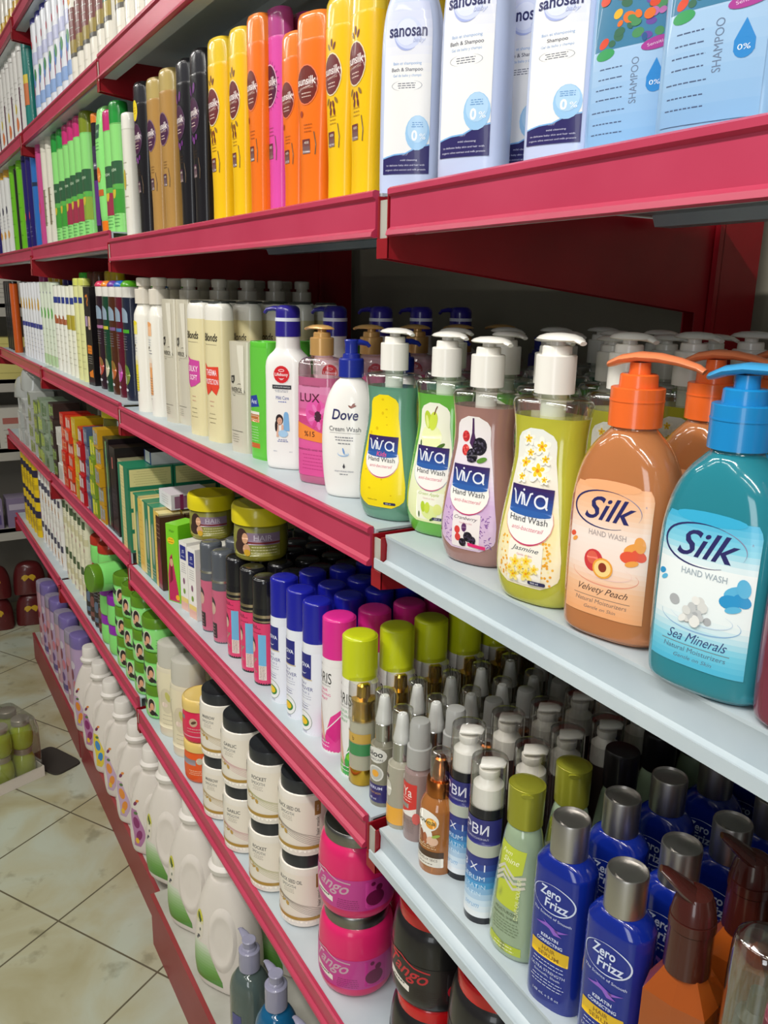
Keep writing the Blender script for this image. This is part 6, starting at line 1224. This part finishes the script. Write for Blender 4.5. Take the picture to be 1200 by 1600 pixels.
for x, spec, nm, w in FAR:
    x -= .022 if x > -2.9 else 0
    for c1, c2, h, n in spec:
        kb = small_box(c1, c2, h-.001, w-.006)
        for li in range(n): put(kb, (x+random.uniform(-.002, .002), .520+random.uniform(-.004, .004), zs('C', x)+.0003+h*li), '%s carton in the far stack, %s from the bottom' % (nm, ('lowest', 'second', 'third', 'fourth', 'fifth', 'sixth')[li]), 'stacks of small cartons in the far bays', rz=random.uniform(-3, 3))
put(K_JARO, (-2.315, .560, zb+.0003+.056*4+.0003), 'olive hair cream jar with yellow lid on the green and yellow cartons', None, rz=30)
# wrapped bundles on the far cartons
def bundle(col, w, h, d):
    b = MB(); b.loft(smooth_prof([(0, w*.48, d*.48, 4), (0, w*.48, d*.48, 4), (h*.1, w*.5, d*.5, 3), (h*.6, w*.47, d*.48, 2.6), (h*.9, w*.35, d*.4, 2.4), (h, w*.15, d*.2, 2.2)], 4), 20); return b
K_BND = Kind('wrapped_bundle', 'bundle', [('wrapping', bundle('', .12, .09, .16).mesh('wrapping', [mat('#a8aaa6', .2, 0, .6)]), None, None)])
for i, (x, dz) in enumerate(((-3.42, .236), (-3.60, .190))): put(K_BND, (x, .54, zs('C', x)+dz+.001), 'grey plastic wrapped bundle on the far cartons, %s one' % ('nearer', 'farther')[i], 'wrapped bundles', rz=20*i)

# level D: jars and tubs
zd = ZS['D']
def stack(k, x, Y, n, rows, dz, dy, label, grp, rz=0, dx=0, sc=1.0, sh='D', jr=5):
    z = zs(sh, x)
    for j in range(rows):
        for l in range(n):
            lv = {1: '', 2: ('lower', 'upper')[l % 2], 3: ('lowest', 'middle', 'topmost')[l % 3]}.get(n, '')
            if n == 1: lb = label if j == 0 else '%s, %s from the front' % (label, ORD[j])
            else: lb = '%s, %s of the stack' % (label, lv) if j == 0 else '%s, %s of the %s stack back' % (label, lv, ORD[j])
            put(k, (x+dx*j, Y+dy*j, z+.0003+(dz*sc+.0002)*l), lb, grp, rz=rz+(random.uniform(-jr, jr) if j or l else 0), sc=sc)
stack(K_TANP, -.930, .535, 2, 3, .1392, .122, 'large hot pink gel jar with silver lid', 'hot pink gel jars', rz=38)
stack(K_TANB, -.735, .545, 2, 3, .1392, .122, 'large black gel jar with red lid, left pile', 'black gel jars', rz=34)
stack(K_TANB, -.600, .540, 2, 3, .1392, .122, 'large black gel jar with red lid, right pile', 'black gel jars', rz=34)
stack(K_TANB, -.465, .540, 2, 3, .1392, .122, 'large black gel jar with red lid, rightmost pile', 'black gel jars', rz=34)
stack(K_BSO, -1.088, .525, 2, 3, .1372, .094, 'white hair mask jar reading black seed oil', 'white hair mask jars', rz=40)
stack(K_ROCK, -1.192, .512, 2, 3, .1372, .094, 'white hair mask jar reading rocket', 'white hair mask jars', rz=44)
stack(K_GARL, -1.314, .510, 2, 3, .1372, .094, 'white hair mask jar reading garlic', 'white hair mask jars', rz=46)
stack(K_MARR, -1.432, .510, 2, 3, .1372, .094, 'white hair mask jar reading marrow', 'white hair mask jars', rz=46)
for r_ in range(2):
    put(K_TUBO, (-1.575, .515+.090*r_, zd+.0003), 'orange hair mask tub under a pink one' + ('' if r_ == 0 else ', second row'), 'hair mask tubs', rz=40, sc=1.08)
    put(K_TUBR, (-1.575, .515+.090*r_, zd+.0003+.0885*1.08), 'deep pink hair mask tub with cream lid on an orange one' + ('' if r_ == 0 else ', second row'), 'hair mask tubs', rz=40, sc=1.08)
stack(K_CRM, -1.680, .520, 1, 3, 0, .092, 'cream lotion bottle with wide pearly cap, nearer column', 'cream lotions with pearly caps', rz=35, sc=1.10)
stack(K_CRM, -1.785, .520, 1, 3, 0, .092, 'cream lotion bottle with wide pearly cap, farther column', 'cream lotions with pearly caps', rz=35, sc=1.10)
for i, x in enumerate((-1.890, -1.990, -2.080, -2.170)):
    stack(K_TUBG, x, .518, 3, 2, .0885, .088, 'light green hair cream tub with olive lid, %s pile' % ('nearest', 'second', 'third', 'fourth')[i], 'light green cream tubs', rz=(30, 34, 28, 36)[i])
stack(K_TUBGP, -2.262, .518, 2, 2, .0885, .088, 'light green tub with purple lid', 'light green cream tubs', rz=20)
stack(K_TUBGP, -2.352, .518, 2, 2, .0885, .088, 'light green tub with purple lid, farther pile', 'light green cream tubs', rz=20)
d_ = Vector((.15, -.98, .05)).normalized(); q_ = Vector((0, 0, 1)).rotation_difference(d_).to_euler()
put(K_TUBG, (-2.300, .525, zs('D', -2.3)+.0885*2+.0425), 'light green tub with olive lid lying on its side on the tubs', 'light green cream tubs', rot=q_)
for i in range(7):
    x = -2.250-.055*i
    put((K_PCH, K_PCH2)[i % 2], (x, .4965-.012*0, zs('D', x)+.0003), 'dark glossy sachet pack before the tubs, %s from the camera' % ('first', 'second', 'third', 'fourth', 'fifth', 'sixth', 'seventh')[i], 'dark sachet packs', rz=25, sc=(.8, .5, 1)) if i > 2 else None
stack(K_TUBGR, -2.47, .545, 3, 1, .0885, .088, 'light green tub with dark red lid', 'light green cream tubs', rz=10)
stack(K_TUBGR, -2.57, .545, 3, 1, .0885, .088, 'light green tub with dark red lid, farther pile', 'light green cream tubs', rz=10)
for i in range(6): stack(K_CRT, -2.67-.064*i, .520, 2, 1, .1842/.8, 0, 'cream lotion tube bottle with olive print, %s nearest pair' % ('the', 'second', 'third', 'fourth', 'fifth', 'sixth')[i], 'cream bottles in the far bays', rz=2, sc=.74)
for i in range(7): stack(K_CRT2, -3.09-.066*i, .520, 2, 1, .1842/.8, 0, 'white lotion bottle with violet print, %s nearest pair' % ('the', 'second', 'third', 'fourth', 'fifth', 'sixth', 'seventh')[i], 'white bottles in the far bays', rz=2, sc=.74)
for i in range(5): stack(K_YLW, -3.58-.074*i, .520, 2, 1, .1723, 0, 'yellow cream jar pack with dark lid, %s nearest pair' % ('the', 'second', 'third', 'fourth', 'fifth')[i], 'yellow packs at the far end', rz=5)

# level E: detergents on the bottom deck
for i, (k, x, lb) in enumerate(((K_DETG, -1.560, 'white detergent jug with green label, nearest of three'), (K_DETG, -1.775, 'white detergent jug with green label, middle of three'), (K_DETG, -1.975, 'white detergent jug with green label, farthest of three'),
        (K_DETP, -2.155, 'white detergent jug with magenta flower label'), (K_DETF, -2.32, 'white detergent jug with orange flower label, nearer one'), (K_DETF, -2.48, 'white detergent jug with orange flower label, farther one'), (K_DETY, -2.64, 'white detergent jug with yellow and blue label'), (K_DETP, -2.80, 'white detergent jug with magenta label beyond the yellow one'), (K_DETF, -2.955, 'white detergent jug with orange label beside the softeners'))):
    for j in range(2): put(k, (x+.02*j, .552+.142*j, (zs('E', x) if i > 2 else ZS['E'])+.0003), lb if j == 0 else lb + ', back row', 'white detergent jugs', rz=(30 if i < 3 else 46), sc=1.08 if i < 3 else .98)
for i in range(8): put((K_PUR, K_PNK2)[i % 2], (-3.10-.108*i, .545, zs('E', -3)+.0003), '%s softener bottle on the bottom deck, %s of its kind' % (('purple', 'rose')[i % 2], ('nearest', 'second', 'third', 'farthest')[i//2]), 'softener bottles', rz=10, sc=1.05)
xg = col_x(392, .545, ZS['E']); 
put(K_GEL1, (-1.335, .515, ZS['E']+.0003), 'grey shower gel bottle with clear lilac pump', 'shower gels', rz=30, sc=(1.25, 1.25, .93))
put(K_GEL2, (-1.200, .515, ZS['E']+.0003), 'bright blue shower gel bottle with clear lilac pump', 'shower gels', rz=30, sc=(1.25, 1.25, 1.02))
put(K_GEL3, (-1.08, .520, ZS['E']+.0003), 'dark brown shower gel bottle beside the blue one', 'shower gels', rz=30, sc=(1.25, 1.25, .93))

# ------------------------------------------------------------------ far end rack and the floor
ME = mat('#b4b0a6', .45); MD = mat('#2a2622', .6)
rk = [];
b = MB()
for z in (0.55, 0.96, 1.30, 1.66, 2.05): b.box(-4.86, -4.42, -.10, .98, z-.018, z); b.box(-4.43, -4.42, -.10, .98, z-.060, z)
fr = b.mesh('shelves', [ME], False)
p = MB(); 
for y in (-.10, .96): p.box(-4.86, -4.82, y, y+.02, 0, 2.4); p.box(-4.46, -4.42, y, y+.02, 0, 2.4)
p.box(-4.875, -4.86, -.10, .98, 0, 2.4)
o = put(Kind('end_rack', 'rack', [('frame', p.mesh('frame', [mat('#9c978c', .5)], False), None, None), ('shelves', fr, None, 'pale grey shelves with tall front edges')]), (0, 0, 0), 'pale grey rack across the far end of the aisle', None)
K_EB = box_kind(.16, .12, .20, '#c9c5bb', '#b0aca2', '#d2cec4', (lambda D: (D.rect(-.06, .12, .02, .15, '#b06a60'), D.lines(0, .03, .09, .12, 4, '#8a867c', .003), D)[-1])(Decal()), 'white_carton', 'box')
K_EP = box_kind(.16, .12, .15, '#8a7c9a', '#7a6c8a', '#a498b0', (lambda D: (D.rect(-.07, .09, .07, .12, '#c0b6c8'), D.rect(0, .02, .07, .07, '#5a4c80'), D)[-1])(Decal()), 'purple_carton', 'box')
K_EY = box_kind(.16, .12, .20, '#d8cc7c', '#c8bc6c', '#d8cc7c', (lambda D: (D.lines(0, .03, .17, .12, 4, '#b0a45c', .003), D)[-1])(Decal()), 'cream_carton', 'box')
for lv, (k, nm, z) in enumerate(((K_EP, 'purple printed carton', .55), (K_EB, 'greyish white carton', .96), (K_EY, 'pale yellow carton', 1.30), (K_EB, 'greyish white carton', 1.66))):
    for i in range(5): put(k, (-4.50, .02+.18*i, z+.0005), '%s on the %s shelf of the end rack, %s from the aisle' % (nm, ('lowest', 'second', 'third', 'fourth')[lv], ('first', 'second', 'third', 'fourth', 'fifth')[i]), 'cartons on the end rack', rz=90)
K_BAG = Kind('snack_bag', 'bag', [('bag', bundle('', .16, .17, .10).mesh('bag', [mat('#5a1c1e', .3, 0, .4)]), None, None), ('label', (lambda D: (D.ell(0, .09, .035, .03, '#c8a022'), D.ell(0, .13, .03, .012, '#c8bcc0'), D.ell(0, .05, .04, .02, '#8a1c24'), D)[-1])(Decal()).mesh(Surf([(0, .077, .048, 4), (.10, .075, .048, 2.6), (.15, .06, .04, 2.4), (.17, .03, .02, 2.2)]), 'label', .01), None, None)])
for i in range(5):
    for l in range(2): put(K_BAG, (-4.50, .05+.17*i, .001+.172*l), 'dark red bag under the end rack, %s layer, %s from the aisle' % (('lower', 'upper')[l], ('first', 'second', 'third', 'fourth', 'fifth')[i]), 'bags under the end rack', rz=80)
# shrink-wrapped tray of jars on the tiled floor
tx, ty, ta = -2.975, .165, math.radians(20)
t = MB(); a, b2, h = .165, .105, .042
t.box(-a, a, -b2, b2, 0, .004); t.box(-a, a, -b2, -b2+.004, .004, h); t.box(-a, a, b2-.004, b2, .004, h); t.box(-a, -a+.004, -b2+.004, b2-.004, .004, h); t.box(a-.004, a, -b2+.004, b2-.004, .004, h)
w = MB(); w.loft([(.044, .168, .108, 12), (.20, .166, .106, 12), (.2335, .160, .100, 10), (.2345, .05, .03, 6)], 40, cap0=False)
put(Kind('cardboard_tray', 'tray', [('tray', t.mesh('tray', [mat('#ddd6cc', .6)], False), None, None), ('shrink_wrap', w.mesh('shrink_wrap', [clear_mat((.97, .97, .97), 'shrink_film', .03)]), None, 'clear shrink wrap')]), (tx, ty, .0005), 'white shrink-wrapped cardboard tray of green jars on the tiled floor', None, rz=-70)
gj = smooth_prof([(0, .030, .030, 2), (0, .030, .030, 2), (.010, .0375, .0375, 2), (.040, .0400, .0400, 2), (.070, .0375, .0375, 2), (.088, .030, .030, 2), (.092, .029, .029, 2)], 4)
K_GJ = Kind('olive_jar', 'jar', [('contents', loft_mesh('contents', gj, mat('#a4b43a', .15, 0, .8, .15), 26), None, 'yellow-green contents'), ('lid', MB().lathe([(.0925, .031), (.112, .031), (.114, .029)], 24).mesh('lid', [mat('#a39a8c', .3, .5)]), None, 'silver-grey lid')])
ca, sa = math.cos(math.radians(-70)), math.sin(math.radians(-70))
for l in range(2):
    for i in range(4):
        for j in range(2):
            lx, ly = -.121+.0805*i, -.046+.092*j
            put(K_GJ, (tx+lx*ca-ly*sa, ty+lx*sa+ly*ca, .005+.1145*l), 'yellow-green jar in the floor tray, %s layer, %s column, %s row' % (('lower', 'upper')[l], ('first', 'second', 'third', 'fourth')[i], ('near', 'far')[j]), 'jars in the floor tray')
# thin flat dark patch on the tiles at the foot of the far bays
dm = MB(); dm.loft([(0, .10, .06, 6), (.006, .098, .058, 6)], 30)
put(Kind('dark_floor_patch', 'mat', [('mat', dm.mesh('mat', [mat('#35312c', .8)]), None, None)]), (-3.02, .40, .0005), 'small dark patch on the tiles behind the jar tray', None, rz=25)
